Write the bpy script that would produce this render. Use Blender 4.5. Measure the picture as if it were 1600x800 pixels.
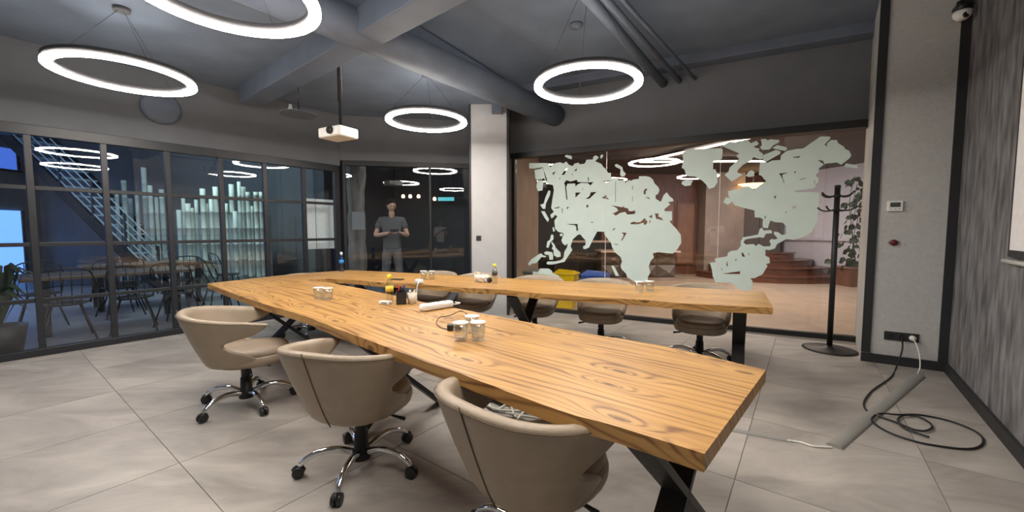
import bpy, bmesh, math, random
from mathutils import Vector, Matrix
random.seed(7)
SC = bpy.context.scene
for o in list(bpy.data.objects): bpy.data.objects.remove(o)
COL = SC.collection
# ---------------- camera, world, exposure ----------------
F, H = 622.0, 1.35
PIT = math.atan(40/622)
cam = bpy.data.objects.new('camera', bpy.data.cameras.new('camera')); COL.objects.link(cam)
cam.location = (0, 0, H); cam.rotation_euler = (math.pi/2-PIT, 0, 0)
cam.data.sensor_width = 36; cam.data.lens = F/1600*36; cam.data.clip_start = .05; cam.data.clip_end = 100
SC.camera = cam
w = bpy.data.worlds.new('night'); SC.world = w; w.use_nodes = True
w.node_tree.nodes['Background'].inputs[0].default_value = (.02, .035, .07, 1)
w.node_tree.nodes['Background'].inputs[1].default_value = .5
SC.view_settings.view_transform = 'Standard'; SC.view_settings.look = 'None'
SC.view_settings.exposure = 0.0; SC.view_settings.gamma = 1.0; SC.view_settings.use_curve_mapping = False
RING_POWER = 74.0          # emission strength of the ring lamps' diffusers
def area(name, loc, target, size, power, col, sy=None):
    l = bpy.data.lights.new(name, 'AREA'); l.energy = power; l.color = col
    l.shape = 'RECTANGLE'; l.size = size; l.size_y = sy or size
    o = bpy.data.objects.new(name, l); COL.objects.link(o); o.location = loc
    o.rotation_euler = (Vector(target)-Vector(loc)).to_track_quat('-Z', 'Y').to_euler()
    return o
area('atrium_blue_window_light', (-11.5, 5.0, 3.4), (-8, 8, 0), 2.5, 120, (.35, .55, 1))
area('atrium_overhead_fill', (-7.5, 7.2, 4.2), (-7.5, 7.6, 0), 2.0, 38, (.6, .75, 1))  # soft overhead fill added to lift the dim atrium, no fixture
area('atrium_bamboo_fill', (-6.0, 7.6, 3.6), (-5.6, 9.4, 1.5), 1.0, 75, (.75, 1, .95))  # fixtureless area light added to brighten the bamboo and pale wall
area('lobby_overhead_fill', (4.6, 8.2, 3.0), (4.6, 8.2, 0), 2.2, 130, (1, .82, .68))  # added area light over the lobby floor, has no fixture
area('lobby_counter_fill', (2.2, 8.2, 3.0), (2.2, 8.2, 0), 1.2, 28, (1, .85, .7))  # extra fill on the counter side of the lobby, without a fixture
area('lobby_stair_fill', (6.3, 9.4, 2.9), (6.6, 10.2, 0.4), 1.2, 60, (.85, .88, 1))  # cool fill added above the curved steps, no lamp body
area('hall_fill', (-1.2, 8.0, 3.4), (-2.1, 7.5, 1.2), .6, 16, (.8, .9, 1))  # fill aimed at the man, added to brighten him; no fixture

# ---------------- mapping helpers ----------------
def ray(px, py):
    x = (px-800)/F; y = (400-py)/F
    return Vector((x, math.cos(PIT)+y*math.sin(PIT), -math.sin(PIT)+y*math.cos(PIT)))
def gz(px, py, z=0.0):
    r = ray(px, py); t = (z-H)/r.z
    return Vector((r.x*t, r.y*t, z))
def gy(px, py, y):
    r = ray(px, py); t = y/r.y
    return Vector((r.x*t, y, H+r.z*t))
def wl(px, py, A, B):
    r = ray(px, py); d = (B[0]-A[0], B[1]-A[1])
    det = r.x*(-d[1])+d[0]*r.y
    t = (A[0]*(-d[1])+d[0]*A[1])/det
    s = (r.x*A[1]-r.y*A[0])/det
    return t*r.x, t*r.y, H+t*r.z, s*math.hypot(*d)
# ---------------- materials ----------------
MATS = {}
def nodes(name):
    m = bpy.data.materials.new(name); m.use_nodes = True; nt = m.node_tree
    MATS[name] = m
    return m, nt, nt.nodes['Principled BSDF']
def mat(name, col, rough=.5, metal=0, var=0, scale=20, bump=0, bscale=None, emit=0, coat=0, spec=.5, stretch=(1,1,1), detail=4):
    m, nt, b = nodes(name)
    N, L = nt.nodes, nt.links
    b.inputs['Base Color'].default_value = (*col, 1); b.inputs['Roughness'].default_value = rough
    b.inputs['Metallic'].default_value = metal; b.inputs['Coat Weight'].default_value = coat
    b.inputs['Specular IOR Level'].default_value = spec
    if emit:
        b.inputs['Emission Color'].default_value = (*col, 1); b.inputs['Emission Strength'].default_value = emit
    if True:
        tc = N.new('ShaderNodeTexCoord'); mp = N.new('ShaderNodeMapping'); mp.inputs['Scale'].default_value = stretch
        L.new(tc.outputs['Object'], mp.inputs[0])
        nz = N.new('ShaderNodeTexNoise'); nz.inputs['Scale'].default_value = scale; nz.inputs['Detail'].default_value = detail
        L.new(mp.outputs[0], nz.inputs['Vector'])
        v = var or .04
        rp = N.new('ShaderNodeValToRGB')
        rp.color_ramp.elements[0].position = .3; rp.color_ramp.elements[1].position = .7
        rp.color_ramp.elements[0].color = (*[c*(1-v) for c in col], 1); rp.color_ramp.elements[1].color = (*[min(1, c*(1+v)) for c in col], 1)
        L.new(nz.outputs['Fac'], rp.inputs[0])
        if not emit: L.new(rp.outputs[0], b.inputs['Base Color'])
        if bump:
            n2 = N.new('ShaderNodeTexNoise'); n2.inputs['Scale'].default_value = bscale or scale; n2.inputs['Detail'].default_value = 3
            L.new(mp.outputs[0], n2.inputs['Vector'])
            bp = N.new('ShaderNodeBump'); bp.inputs['Strength'].default_value = bump; bp.inputs['Distance'].default_value = .01
            L.new(n2.outputs['Fac'], bp.inputs['Height']); L.new(bp.outputs[0], b.inputs['Normal'])
    return m
def glass(name, tint=(.96, .97, .97), f0=.05, grey=0.0):
    m = bpy.data.materials.new(name); m.use_nodes = True; nt = m.node_tree; N, L = nt.nodes, nt.links; MATS[name] = m
    N.remove(N['Principled BSDF']); out = N['Material Output']
    tr = N.new('ShaderNodeBsdfTransparent'); tr.inputs[0].default_value = (*tint, 1)
    gl = N.new('ShaderNodeBsdfGlossy'); gl.inputs['Roughness'].default_value = 0.0; gl.inputs[0].default_value = (1, 1, 1, 1)
    lw = N.new('ShaderNodeLayerWeight'); lw.inputs[0].default_value = .5
    pw = N.new('ShaderNodeMath'); pw.operation = 'POWER'; pw.inputs[1].default_value = 4.0
    L.new(lw.outputs['Facing'], pw.inputs[0])
    ma = N.new('ShaderNodeMath'); ma.operation = 'MULTIPLY_ADD'; ma.inputs[1].default_value = 1-f0; ma.inputs[2].default_value = f0
    L.new(pw.outputs[0], ma.inputs[0])
    mx = N.new('ShaderNodeMixShader'); L.new(ma.outputs[0], mx.inputs[0]); L.new(tr.outputs[0], mx.inputs[1]); L.new(gl.outputs[0], mx.inputs[2])
    L.new(mx.outputs[0], out.inputs[0])
    return m
def wood_mat(name, angle, light, dark, freq=24.0, knot=.75, rough=.42, kscale=(1.5, 4.6)):
    m, nt, b = nodes(name); N, L = nt.nodes, nt.links
    def math_(op, a, b_=None, c=None):
        n = N.new('ShaderNodeMath'); n.operation = op
        for i, v in enumerate((a, b_, c)):
            if v is None: continue
            if isinstance(v, (int, float)): n.inputs[i].default_value = v
            else: L.new(v, n.inputs[i])
        return n.outputs[0]
    geo = N.new('ShaderNodeNewGeometry'); mp = N.new('ShaderNodeMapping'); mp.vector_type = 'POINT'
    mp.inputs['Rotation'].default_value = (0, 0, -angle)
    L.new(geo.outputs['Position'], mp.inputs[0])
    sp = N.new('ShaderNodeSeparateXYZ'); L.new(mp.outputs[0], sp.inputs[0])
    oi = N.new('ShaderNodeObjectInfo')
    u = math_('ADD', sp.outputs[0], math_('MULTIPLY', oi.outputs['Random'], 37.0)); v = math_('ADD', sp.outputs[1], math_('MULTIPLY', sp.outputs[2], .7))
    def vec(su, sv, off=0):
        c = N.new('ShaderNodeCombineXYZ'); L.new(math_('MULTIPLY', u, su), c.inputs[0]); L.new(math_('MULTIPLY', v, sv), c.inputs[1]); c.inputs[2].default_value = off
        return c.outputs[0]
    def noise(su, sv, off, det=2, sc=1.0):
        n = N.new('ShaderNodeTexNoise'); n.inputs['Scale'].default_value = sc; n.inputs['Detail'].default_value = det
        L.new(vec(su, sv, off), n.inputs['Vector']); return n.outputs['Fac']
    vo = N.new('ShaderNodeTexVoronoi'); vo.voronoi_dimensions = '2D'; vo.inputs['Scale'].default_value = 1
    L.new(vec(kscale[0], kscale[1]), vo.inputs['Vector'])
    d = vo.outputs['Distance']
    kn = math_('POWER', math_('MAXIMUM', math_('SUBTRACT', 1.0, math_('MULTIPLY', d, 2.4)), 0.0), 2.0)
    n1 = noise(.35, 3.0, 3.1, 2)
    val = math_('ADD', math_('MULTIPLY', v, freq), math_('ADD', math_('MULTIPLY', kn, knot*5), math_('MULTIPLY', n1, 9.0)))
    sn = math_('ADD', math_('MULTIPLY', math_('SINE', math_('MULTIPLY', val, 6.2832)), .5), .5)
    line = math_('POWER', sn, 3.0)
    fine = noise(1.5, 110.0, 8.0, 4); big = noise(.8, 2.2, 5.0, 3)
    st_ = noise(.9, 26.0, 12.0, 3); pat = noise(2.2, 7.0, 21.0, 4)
    fac = math_('ADD', math_('MULTIPLY', math_('MULTIPLY', line, st_), .62), math_('ADD', math_('MULTIPLY', fine, .42), math_('MULTIPLY', st_, .42)))
    fac = math_('ADD', fac, math_('ADD', math_('MULTIPLY', pat, .50), math_('MULTIPLY', big, .25)))
    fac = math_('ADD', math_('SUBTRACT', fac, .40), math_('MULTIPLY', oi.outputs['Random'], .07))
    rp = N.new('ShaderNodeValToRGB'); e = rp.color_ramp.elements
    e[0].position = .34; e[0].color = (*light, 1); e[1].position = .90; e[1].color = (*dark, 1)
    mid = e.new(.62); mid.color = (*[(a*.6+b2*.4) for a, b2 in zip(light, dark)], 1)
    L.new(fac, rp.inputs[0])
    kd = N.new('ShaderNodeMapRange'); kd.inputs['From Min'].default_value = .025; kd.inputs['From Max'].default_value = .07
    kd.inputs['To Min'].default_value = .85; kd.inputs['To Max'].default_value = 0
    L.new(d, kd.inputs['Value'])
    mx = N.new('ShaderNodeMix'); mx.data_type = 'RGBA'; L.new(kd.outputs[0], mx.inputs['Factor']); L.new(rp.outputs[0], mx.inputs[6]); mx.inputs[7].default_value = (*[c*.45 for c in dark], 1)
    L.new(mx.outputs[2], b.inputs['Base Color']); b.inputs['Roughness'].default_value = rough
    bp = N.new('ShaderNodeBump'); bp.inputs['Strength'].default_value = .25; bp.inputs['Distance'].default_value = .004; bp.invert = True
    L.new(fac, bp.inputs['Height']); L.new(bp.outputs[0], b.inputs['Normal'])
    return m
AN = math.atan2(-.663, .748); AF = math.atan2(-.395, .919)
M_WN = wood_mat('pine_near', AN, (.53, .295, .092), (.17, .068, .018))
M_WF = wood_mat('pine_far', AF, (.53, .295, .092), (.17, .068, .018))
M_TILE = None
def tile_mat():
    m, nt, b = nodes('concrete_tile'); N, L = nt.nodes, nt.links
    geo = N.new('ShaderNodeNewGeometry'); oi = N.new('ShaderNodeObjectInfo')
    ad = N.new('ShaderNodeVectorMath'); ad.operation = 'ADD'; cb = N.new('ShaderNodeCombineXYZ')
    mu = N.new('ShaderNodeMath'); mu.operation = 'MULTIPLY'; mu.inputs[1].default_value = 50; L.new(oi.outputs['Random'], mu.inputs[0]); L.new(mu.outputs[0], cb.inputs[2])
    mp = N.new('ShaderNodeMapping'); mp.inputs['Rotation'].default_value = (0, 0, math.radians(36)); mp.inputs['Scale'].default_value = (.8, 2.2, 1)
    L.new(geo.outputs['Position'], mp.inputs[0]); L.new(mp.outputs[0], ad.inputs[0]); L.new(cb.outputs[0], ad.inputs[1])
    n1 = N.new('ShaderNodeTexNoise'); n1.inputs['Scale'].default_value = 1.6; n1.inputs['Detail'].default_value = 8; n1.inputs['Roughness'].default_value = .62; n1.inputs['Distortion'].default_value = .6
    L.new(ad.outputs[0], n1.inputs['Vector'])
    rp = N.new('ShaderNodeValToRGB'); e = rp.color_ramp.elements
    e[0].position = .33; e[0].color = (.27, .245, .222, 1); e[1].position = .68; e[1].color = (.47, .435, .395, 1)
    L.new(n1.outputs['Fac'], rp.inputs[0]); L.new(rp.outputs[0], b.inputs['Base Color'])
    r2 = N.new('ShaderNodeMapRange'); r2.inputs['To Min'].default_value = .34; r2.inputs['To Max'].default_value = .52; L.new(n1.outputs['Fac'], r2.inputs['Value']); L.new(r2.outputs[0], b.inputs['Roughness'])
    return m
M_TILE = tile_mat()
M_GROUT = mat('grout', (.2, .18, .16), .8)
M_WALL = mat('grey_plaster', (.22, .22, .22), .8, var=.05, scale=40, bump=.25, bscale=160)
M_WALLU = mat('upper_grey_plaster', (.14, .15, .165), .85, var=.06, scale=3, bump=.15, bscale=120)
M_COLW = mat('column_plaster', (.50, .50, .49), .75, var=.05, scale=25, bump=.5, bscale=70)
M_PILL = mat('pillar_paint', (.46, .465, .475), .7, var=.03, scale=8)
M_CEIL = mat('ceiling_paint', (.15, .185, .245), .8, var=.12, scale=2.5)
M_CEIL2 = mat('ceiling_duct_paint', (.125, .15, .20), .6, var=.1, scale=4)
M_STREAK = mat('streaked_concrete_wallpaper', (.16, .157, .162), .75, var=.62, scale=8, bump=.4, bscale=50, stretch=(1.8, 1.8, .42), detail=15)
M_BLK = mat('black_metal', (.012, .0115, .0115), .5)
M_BLKT = mat('black_trim', (.02, .021, .024), .6)
M_FRAME = mat('dark_frame_metal', (.016, .018, .023), .42, metal=.0, var=.15)
M_GLASS = glass('partition_glass', (.93, .95, .97), .035)
M_GLASSM = glass('map_glass', (.93, .92, .91), .045)
M_TUMB = glass('tumbler_glass', (.93, .95, .96), .16)
M_DECAL = mat('frosted_vinyl', (.78, .90, .88), .6, var=.03, scale=6)
_n = M_DECAL.node_tree; _t = _n.nodes.new('ShaderNodeBsdfTranslucent'); _t.inputs[0].default_value = (.85, .95, .92, 1); _m = _n.nodes.new('ShaderNodeMixShader'); _m.inputs[0].default_value = .35
_n.links.new(_n.nodes['Principled BSDF'].outputs[0], _m.inputs[1]); _n.links.new(_t.outputs[0], _m.inputs[2]); _n.links.new(_m.outputs[0], _n.nodes['Material Output'].inputs[0])
M_LEATH = mat('beige_leather', (.315, .25, .182), .42, var=.06, scale=14, bump=.12, bscale=260)
M_LEATH2 = mat('taupe_leather', (.28, .22, .165), .45, var=.06, scale=14, bump=.12, bscale=260)
M_SEAM = mat('brown_seam', (.10, .07, .045), .7)
M_CHROME = mat('chrome', (.75, .76, .78), .08, metal=1)
M_PLAST = mat('black_plastic', (.015, .015, .016), .4)
M_WHITE = mat('white_plastic', (.82, .81, .78), .35)
M_PAPER = mat('white_paper', (.85, .85, .84), .7)
M_GREYP = mat('grey_cable_cover', (.26, .255, .235), .5)
M_RINGH = mat('ring_housing', (.08, .08, .085), .5)
M_EMIT = mat('ring_diffuser', (1.0, .925, .84), emit=RING_POWER)
M_WHITEC = mat('white_cable', (.78, .76, .70), .5)
# ---------------- mesh builder ----------------
class MB:
    def __init__(s): s.v = []; s.f = []; s.sm = []
    def add(s, vs, fs, smooth=False):
        b = len(s.v); s.v += [tuple(x) for x in vs]
        s.f += [tuple(i+b for i in f) for f in fs]; s.sm += [smooth]*len(fs); return s
    def box(s, c, d, rz=0, M=None):
        hx, hy, hz = d[0]/2, d[1]/2, d[2]/2
        R = M or Matrix.Rotation(rz, 3, 'Z')
        vs = [Vector(c)+R @ Vector((x*hx, y*hy, z*hz)) for x in (-1, 1) for y in (-1, 1) for z in (-1, 1)]
        return s.add(vs, [(0, 1, 3, 2), (4, 6, 7, 5), (0, 4, 5, 1), (2, 3, 7, 6), (0, 2, 6, 4), (1, 5, 7, 3)])
    def bar(s, a, b, wd, th, side=None):        # box beam from a to b; wd along 'side'
        a, b = Vector(a), Vector(b); t = (b-a).normalized()
        sd = Vector(side) if side else (t.cross(Vector((0, 0, 1))) if abs(t.z) < .95 else Vector((1, 0, 0)))
        sd = (sd-t*sd.dot(t)).normalized(); up = t.cross(sd)
        vs = [p+sd*i*wd/2+up*j*th/2 for p in (a, b) for i, j in ((-1, -1), (1, -1), (1, 1), (-1, 1))]
        return s.add(vs, [(3, 2, 1, 0), (4, 5, 6, 7), (0, 1, 5, 4), (1, 2, 6, 5), (2, 3, 7, 6), (3, 0, 4, 7)])
    def tube(s, pts, r, n=10, closed=False, cap=True):
        pts = [Vector(p) for p in pts]; k = len(pts)
        rs = r if isinstance(r, (list, tuple)) else [r]*k
        up = Vector((0, 0, 1)); vs = []; prev = None
        for i, p in enumerate(pts):
            if closed: t = pts[(i+1) % k]-pts[i-1]
            else: t = pts[min(i+1, k-1)]-pts[max(i-1, 0)]
            t.normalize()
            if prev is None:
                a = t.cross(up) if abs(t.z) < .9 else t.cross(Vector((1, 0, 0)))
            else: a = prev-t*prev.dot(t)
            a.normalize(); prev = a; b = t.cross(a)
            vs += [p+(a*math.cos(2*math.pi*j/n)+b*math.sin(2*math.pi*j/n))*rs[i] for j in range(n)]
        fs = []
        for i in range(k if closed else k-1):
            for j in range(n):
                i2 = (i+1) % k
                fs.append((i*n+j, i*n+(j+1) % n, i2*n+(j+1) % n, i2*n+j))
        if cap and not closed: fs += [tuple(range(n-1, -1, -1)), tuple((k-1)*n+j for j in range(n))]
        return s.add(vs, fs, True)
    def lathe(s, prof, c=(0, 0, 0), n=24, M=None, sx=1, sy=1):
        vs = []; fs = []; k = len(prof); R = M or Matrix.Identity(3)
        for r, z in prof:
            for j in range(n):
                a = 2*math.pi*j/n
                vs.append(Vector(c)+R @ Vector((r*math.cos(a)*sx, r*math.sin(a)*sy, z)))
        for i in range(k-1):
            for j in range(n): fs.append((i*n+j, i*n+(j+1) % n, (i+1)*n+(j+1) % n, (i+1)*n+j))
        s.add(vs, fs, True)
        if prof[0][0] > 1e-4: s.add([vs[j] for j in range(n)], [tuple(range(n-1, -1, -1))])
        if prof[-1][0] > 1e-4: s.add([vs[(k-1)*n+j] for j in range(n)], [tuple(range(n))])
        return s
    def prism(s, poly, z0, z1, inset=0):
        n = len(poly); cx = sum(p[0] for p in poly)/n; cy = sum(p[1] for p in poly)/n
        ar = sum(poly[i][0]*poly[(i+1) % n][1]-poly[(i+1) % n][0]*poly[i][1] for i in range(n))
        if ar < 0: poly = poly[::-1]
        vs = [(p[0], p[1], z0) for p in poly]+[(p[0], p[1], z1) for p in poly]
        fs = [tuple(range(n-1, -1, -1)), tuple(range(n, 2*n))]+[(i, (i+1) % n, n+(i+1) % n, n+i) for i in range(n)]
        return s.add(vs, fs)
def tag(o, label=None, cat=None, group=None, kind=None):
    if label: o['label'] = label
    if cat: o['category'] = cat
    if group: o['group'] = group
    if kind: o['kind'] = kind
    return o
def obj(name, mb, m, parent=None, bevel=0, subsurf=0, seg=2):
    me = bpy.data.meshes.new(name); me.from_pydata(mb.v, [], mb.f); me.update()
    bm = bmesh.new(); bm.from_mesh(me)
    for i, f in enumerate(bm.faces): f.smooth = mb.sm[i] if i < len(mb.sm) else False
    bmesh.ops.remove_doubles(bm, verts=bm.verts, dist=1e-5)
    bmesh.ops.recalc_face_normals(bm, faces=bm.faces)
    bm.to_mesh(me); bm.free()
    o = bpy.data.objects.new(name, me); me.materials.append(m); COL.objects.link(o)
    if bevel:
        md = o.modifiers.new('bevel', 'BEVEL'); md.width = bevel; md.segments = seg; md.limit_method = 'ANGLE'; md.angle_limit = .6
    if subsurf:
        md = o.modifiers.new('sub', 'SUBSURF'); md.levels = md.render_levels = subsurf
    if parent: o.parent = parent
    return o
def empty(name, loc, rz=0, **k):
    o = bpy.data.objects.new(name, None); COL.objects.link(o); o.location = loc; o.rotation_euler = (0, 0, rz)
    o.empty_display_size = .1; return tag(o, **k)
def copy_tree(o, parent=None):
    c = o.copy(); COL.objects.link(c); c.parent = parent
    for ch in list(o.children): copy_tree(ch, c)
    return c
def struct(name, mb, m, parent=None, **k):
    o = obj(name, mb, m, parent, **k)
    if not parent: o['kind'] = 'structure'
    return o
def clip(poly, a, n):       # keep the side where (p-a).n >= 0
    out = []
    for i in range(len(poly)):
        p, q = poly[i], poly[(i+1) % len(poly)]
        dp = (p[0]-a[0])*n[0]+(p[1]-a[1])*n[1]; dq = (q[0]-a[0])*n[0]+(q[1]-a[1])*n[1]
        if dp >= 0: out.append(p)
        if dp*dq < 0:
            t = dp/(dp-dq); out.append((p[0]+(q[0]-p[0])*t, p[1]+(q[1]-p[1])*t))
    return out
def smooth_path(pts, n=8, closed=False):
    pts = [Vector(p) for p in pts]; out = []; k = len(pts)
    for i in range(k if closed else k-1):
        p0 = pts[i-1] if (i > 0 or closed) else pts[0]; p1 = pts[i]; p2 = pts[(i+1) % k]
        p3 = pts[(i+2) % k] if closed else pts[min(i+2, k-1)]
        for j in range(n):
            t = j/n
            out.append(.5*((2*p1)+(p2-p0)*t+(2*p0-5*p1+4*p2-p3)*t*t+(3*p1-p0-3*p2+p3)*t**3))
    if not closed: out.append(pts[-1])
    return out
# ---------------- plan ----------------
LA, LB = (-5.19, 4.04), (-2.936, 6.894)
e = Vector((LB[0]-LA[0], LB[1]-LA[1], 0)).normalized(); n_out = Vector((-e.y, e.x, 0))
def LP(s, d=0, z=0): return Vector((LA[0], LA[1], 0))+e*s+n_out*d+Vector((0, 0, z))
C2 = (-.724, 7.264)
MA, MBp = (0.0, 6.86), (4.28, 4.71)
g = Vector((MBp[0]-MA[0], MBp[1]-MA[1], 0)).normalized(); m_out = Vector((-g.y, g.x, 0))
def MP(s, d=0, z=0): return Vector((MA[0], MA[1], 0))+g*s+m_out*d+Vector((0, 0, z))
K1, K2 = (3.63, 4.07), (4.16, 3.73)          # column face
RW0 = Vector((4.16, 3.73, 0)); RWd = Vector((-.62, -.784, 0)).normalized()
RW1 = RW0+RWd*7.1
BK = (-6.30, 2.63)
A_AX = Vector((-.804, .595)); B_AX = Vector((.595, .804))
# floor: grout slab and large tiles
room = [BK, LB, (-.6, 7.3), (0, 6.95), (4.4, 4.75), (4.2, 3.73), (RW1.x, RW1.y)]
fl = struct('floor', MB().prism(room, -.06, -.004), M_GROUT)
def ccw(p):
    a = sum(p[i][0]*p[(i+1) % len(p)][1]-p[(i+1) % len(p)][0]*p[i][1] for i in range(len(p))); return p if a > 0 else p[::-1]
roomc = ccw(room)
T = .873
for i in range(-9, 9):
    for j in range(-4, 11):
        a0, b0 = .265+T*i, .645+T*j; G = .0022
        P = [A_AX*a+B_AX*b for a, b in ((a0+G, b0+G), (a0+T-G, b0+G), (a0+T-G, b0+T-G), (a0+G, b0+T-G))]
        P = [(p.x, p.y) for p in P]
        for q in range(len(roomc)):
            p0, p1 = roomc[q], roomc[(q+1) % len(roomc)]
            P = clip(P, p0, (-(p1[1]-p0[1]), p1[0]-p0[0]))
            if len(P) < 3: break
        if len(P) >= 3:
            area_ = abs(sum(P[k][0]*P[(k+1) % len(P)][1]-P[(k+1) % len(P)][0]*P[k][1] for k in range(len(P))))
            if area_ > .02: obj('tile', MB().prism(P, -.012, 0), M_TILE, fl)
# ceilings
hi = MB().prism([BK, LB, (-.5, 7.5), (4.6, 4.9), (4.4, 3.6), (RW1.x, RW1.y)], 3.68, 3.78)
struct('ceiling', hi, M_CEIL)
low = [BK, (LB[0]-.02, LB[1]+.1), (-.64, 7.3), (-.08, 6.3), (-1.40, 4.1), (-3.2, 1.3), (-4.6, 1.2)]
struct('trim_1', MB().prism(low, 3.30, 3.66), M_CEIL)                     # dropped ceiling over the left bay
b0 = Vector((-3.62, 5.62, 3.19)); bd = Vector((.784, -.64, 0)).normalized()
struct('trim_2', MB().bar(b0, b0+bd*6.2, .26, .24), M_CEIL2, bevel=.01)   # cross beam
wb0, wb1 = MP(.1, -.12, 3.66), MP(4.66, -.12, 3.66)
struct('trim_3', MB().bar(wb0, wb1, .22, .2), M_CEIL2, bevel=.01)       # beam along the map wall
# ---------------- left glass wall ----------------
ZT = 2.40
wl_ = struct('wall_left', MB().prism([tuple(LP(-1.85, 0)[:2]), tuple(LP(3.63, 0)[:2]), tuple(LP(3.67, .16)[:2]), tuple(LP(-1.85, .16)[:2])], ZT+.055, 3.7), M_WALLU)
ms = [-.95, -.36]+[wl(p_, 360, LA, LB)[3] for p_ in (53, 170, 268, 350, 418, 478, 529)]
win = empty('window_1', LP(0, .03), kind='structure')
def ch(name, mb, m, par, **k):
    o = obj(name, mb, m, par, **k); o.matrix_parent_inverse = Matrix.Translation(-par.location) if not par.rotation_euler.z else par.matrix_basis.inverted(); return o
for s in ms:
    ch('mullion', MB().bar(LP(s, .04, 0), LP(s, .04, ZT), .055 if s < 3.3 else .09, .07, side=e), M_FRAME, win, bevel=.004)
for z, hgt in ((.03, .075), (ZT, .11)):
    ch('rail', MB().bar(LP(-1.8, .04, z+ (0 if z > 1 else .01)), LP(3.60, .04, z+(0 if z > 1 else .01)), .09, hgt, side=n_out), M_FRAME, win, bevel=.004)
for i in range(len(ms)-1):
    for z in (.60, 1.20, 1.80):
        ch('glazing_bar', MB().bar(LP(ms[i]+.0275, .04, z), LP(ms[i+1]-.0275, .04, z), .05, .042, side=n_out), M_FRAME, win, bevel=.003)
    zs = [.07, .60, 1.20, 1.80, ZT-.055]
    for k in range(4):
        c = (LP(ms[i]+.02, .04)+LP(ms[i+1]-.02, .04))/2; zz = (zs[k]+zs[k+1])/2
        ch('pane', MB().box((c.x, c.y, zz), (ms[i+1]-ms[i]-.04, .006, zs[k+1]-zs[k]-.03), math.atan2(e.y, e.x)), M_GLASS, win)
# ---------------- back glass wall ----------------
bdv = Vector((C2[0]-LB[0], C2[1]-LB[1], 0)).normalized(); bn = Vector((-bdv.y, bdv.x, 0)); BL = math.hypot(C2[0]-LB[0], C2[1]-LB[1])
def BP(s, d=0, z=0): return Vector((LB[0], LB[1], 0))+bdv*s+bn*d+Vector((0, 0, z))
struct('wall_back', MB().prism([tuple(BP(-.02)[:2]), tuple(BP(BL)[:2]), tuple(BP(BL, .16)[:2]), tuple(BP(-.02, .16)[:2])], 2.55, 3.7), M_WALLU)
win2 = empty('window_2', BP(0, .03), kind='structure')
ZB = 2.51
for z, hgt in ((.035, .07), (ZB, .09)):
    ch('rail', MB().bar(BP(.03, .04, z), BP(BL, .04, z), .08, hgt, side=bn), M_BLK, win2, bevel=.004)
for s, wd in ((.05, .05), (1.50, .035), (BL-.03, .06)):
    ch('mullion', MB().bar(BP(s, .04, .07), BP(s, .04, ZB-.04), wd, .06, side=bdv), M_BLK if s != 1.42 else M_FRAME, win2, bevel=.004)
for s0, s1 in ((.08, 1.48), (1.52, BL-.06)):
    c = BP((s0+s1)/2, .04, (ZB+.03)/2)
    ch('pane', MB().box(c, (s1-s0, .008, ZB-.11), math.atan2(bdv.y, bdv.x)), M_GLASS, win2)
# pillar between the two glass walls
struct('wall_pillar', MB().prism([(-.64, 6.30), (-.085, 6.30), (-.06, 6.95), (-.15, 7.45), (-.70, 7.45)], 0, 3.7), M_PILL)
struct('trim_4', MB().prism([(-.665, 6.29), (-.64, 6.29), (-.665, 7.2), (-.70, 7.2)], 0, 3.30), M_BLKT)
struct('trim_5', MB().prism([(-.085, 6.29), (-.045, 6.29), (-.03, 6.88), (-.06, 6.88)], 0, 3.45), M_BLKT)
# ---------------- map glass wall ----------------
struct('wall_map', MB().prism([tuple(MP(-.05)[:2]), tuple(MP(4.85)[:2]), tuple(MP(4.85, .2)[:2]), tuple(MP(-.05, .2)[:2])], 2.64, 3.7), M_WALLU)
ZM = 2.60; ML = 4.76
win3 = empty('window_3', MP(0, .03), kind='structure')
ch('rail', MB().bar(MP(0, .03, .03), MP(ML, .03, .03), .07, .06, side=m_out), M_BLK, win3, bevel=.004)
ch('rail', MB().bar(MP(0, .0, ZM), MP(ML, .0, ZM), .12, .09, side=m_out), M_BLK, win3, bevel=.004)
for s in (.03, ML-.04): ch('mullion', MB().bar(MP(s, .02, .06), MP(s, .02, ZM-.045), .06, .09, side=g), M_BLK, win3, bevel=.004)
for k in range(3):
    s0 = .06+k*1.547; c = MP(s0+.7735, .03, (ZM+.015)/2)
    ch('pane', MB().box(c, (1.543, .010, ZM-.10), math.atan2(g.y, g.x)), M_GLASSM, win3)
for s in (1.6055, 3.1525): ch('glass_joint', MB().bar(MP(s, .026, .06), MP(s, .026, ZM-.05), .006, .014, side=g), M_WHITE, win3)
# ---------------- column + right wall ----------------
struct('wall_column', MB().prism([K1, K2, (4.95, 4.4), (4.35, 4.98)], 0, 3.7), M_COLW)
kd = (Vector((*K2, 0))-Vector((*K1, 0))); kl = kd.length; kd.normalize(); kn = Vector((kd.y, -kd.x, 0))
def KP(s, d=0, z=0): return Vector((*K1, 0))+kd*s+kn*d+Vector((0, 0, z))
struct('trim_6', MB().bar(KP(.035, .006, .1), KP(.035, .006, 3.68), .07, .02, side=kd), M_BLKT)
struct('trim_7', MB().bar(KP(kl-.03, .008, 0), KP(kl-.03, .008, 3.68), .075, .024, side=kd), M_BLKT)
struct('baseboard_column', MB().bar(KP(0, .01, .045), KP(kl-.02, .01, .045), .024, .09, side=kn), M_BLKT, bevel=.002)
rn = Vector((-RWd.y, RWd.x, 0)); rn = rn if rn.x > 0 else -rn
def RP(s, d=0, z=0): return RW0+RWd*s-rn*d+Vector((0, 0, z))      # d>0 is into the room
struct('wall_right', MB().prism([tuple(RP(-.1)[:2]), tuple(RP(7.1)[:2]), tuple(RP(7.1, -.15)[:2]), tuple(RP(-.1, -.15)[:2])], 0, 3.7), M_STREAK)
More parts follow.
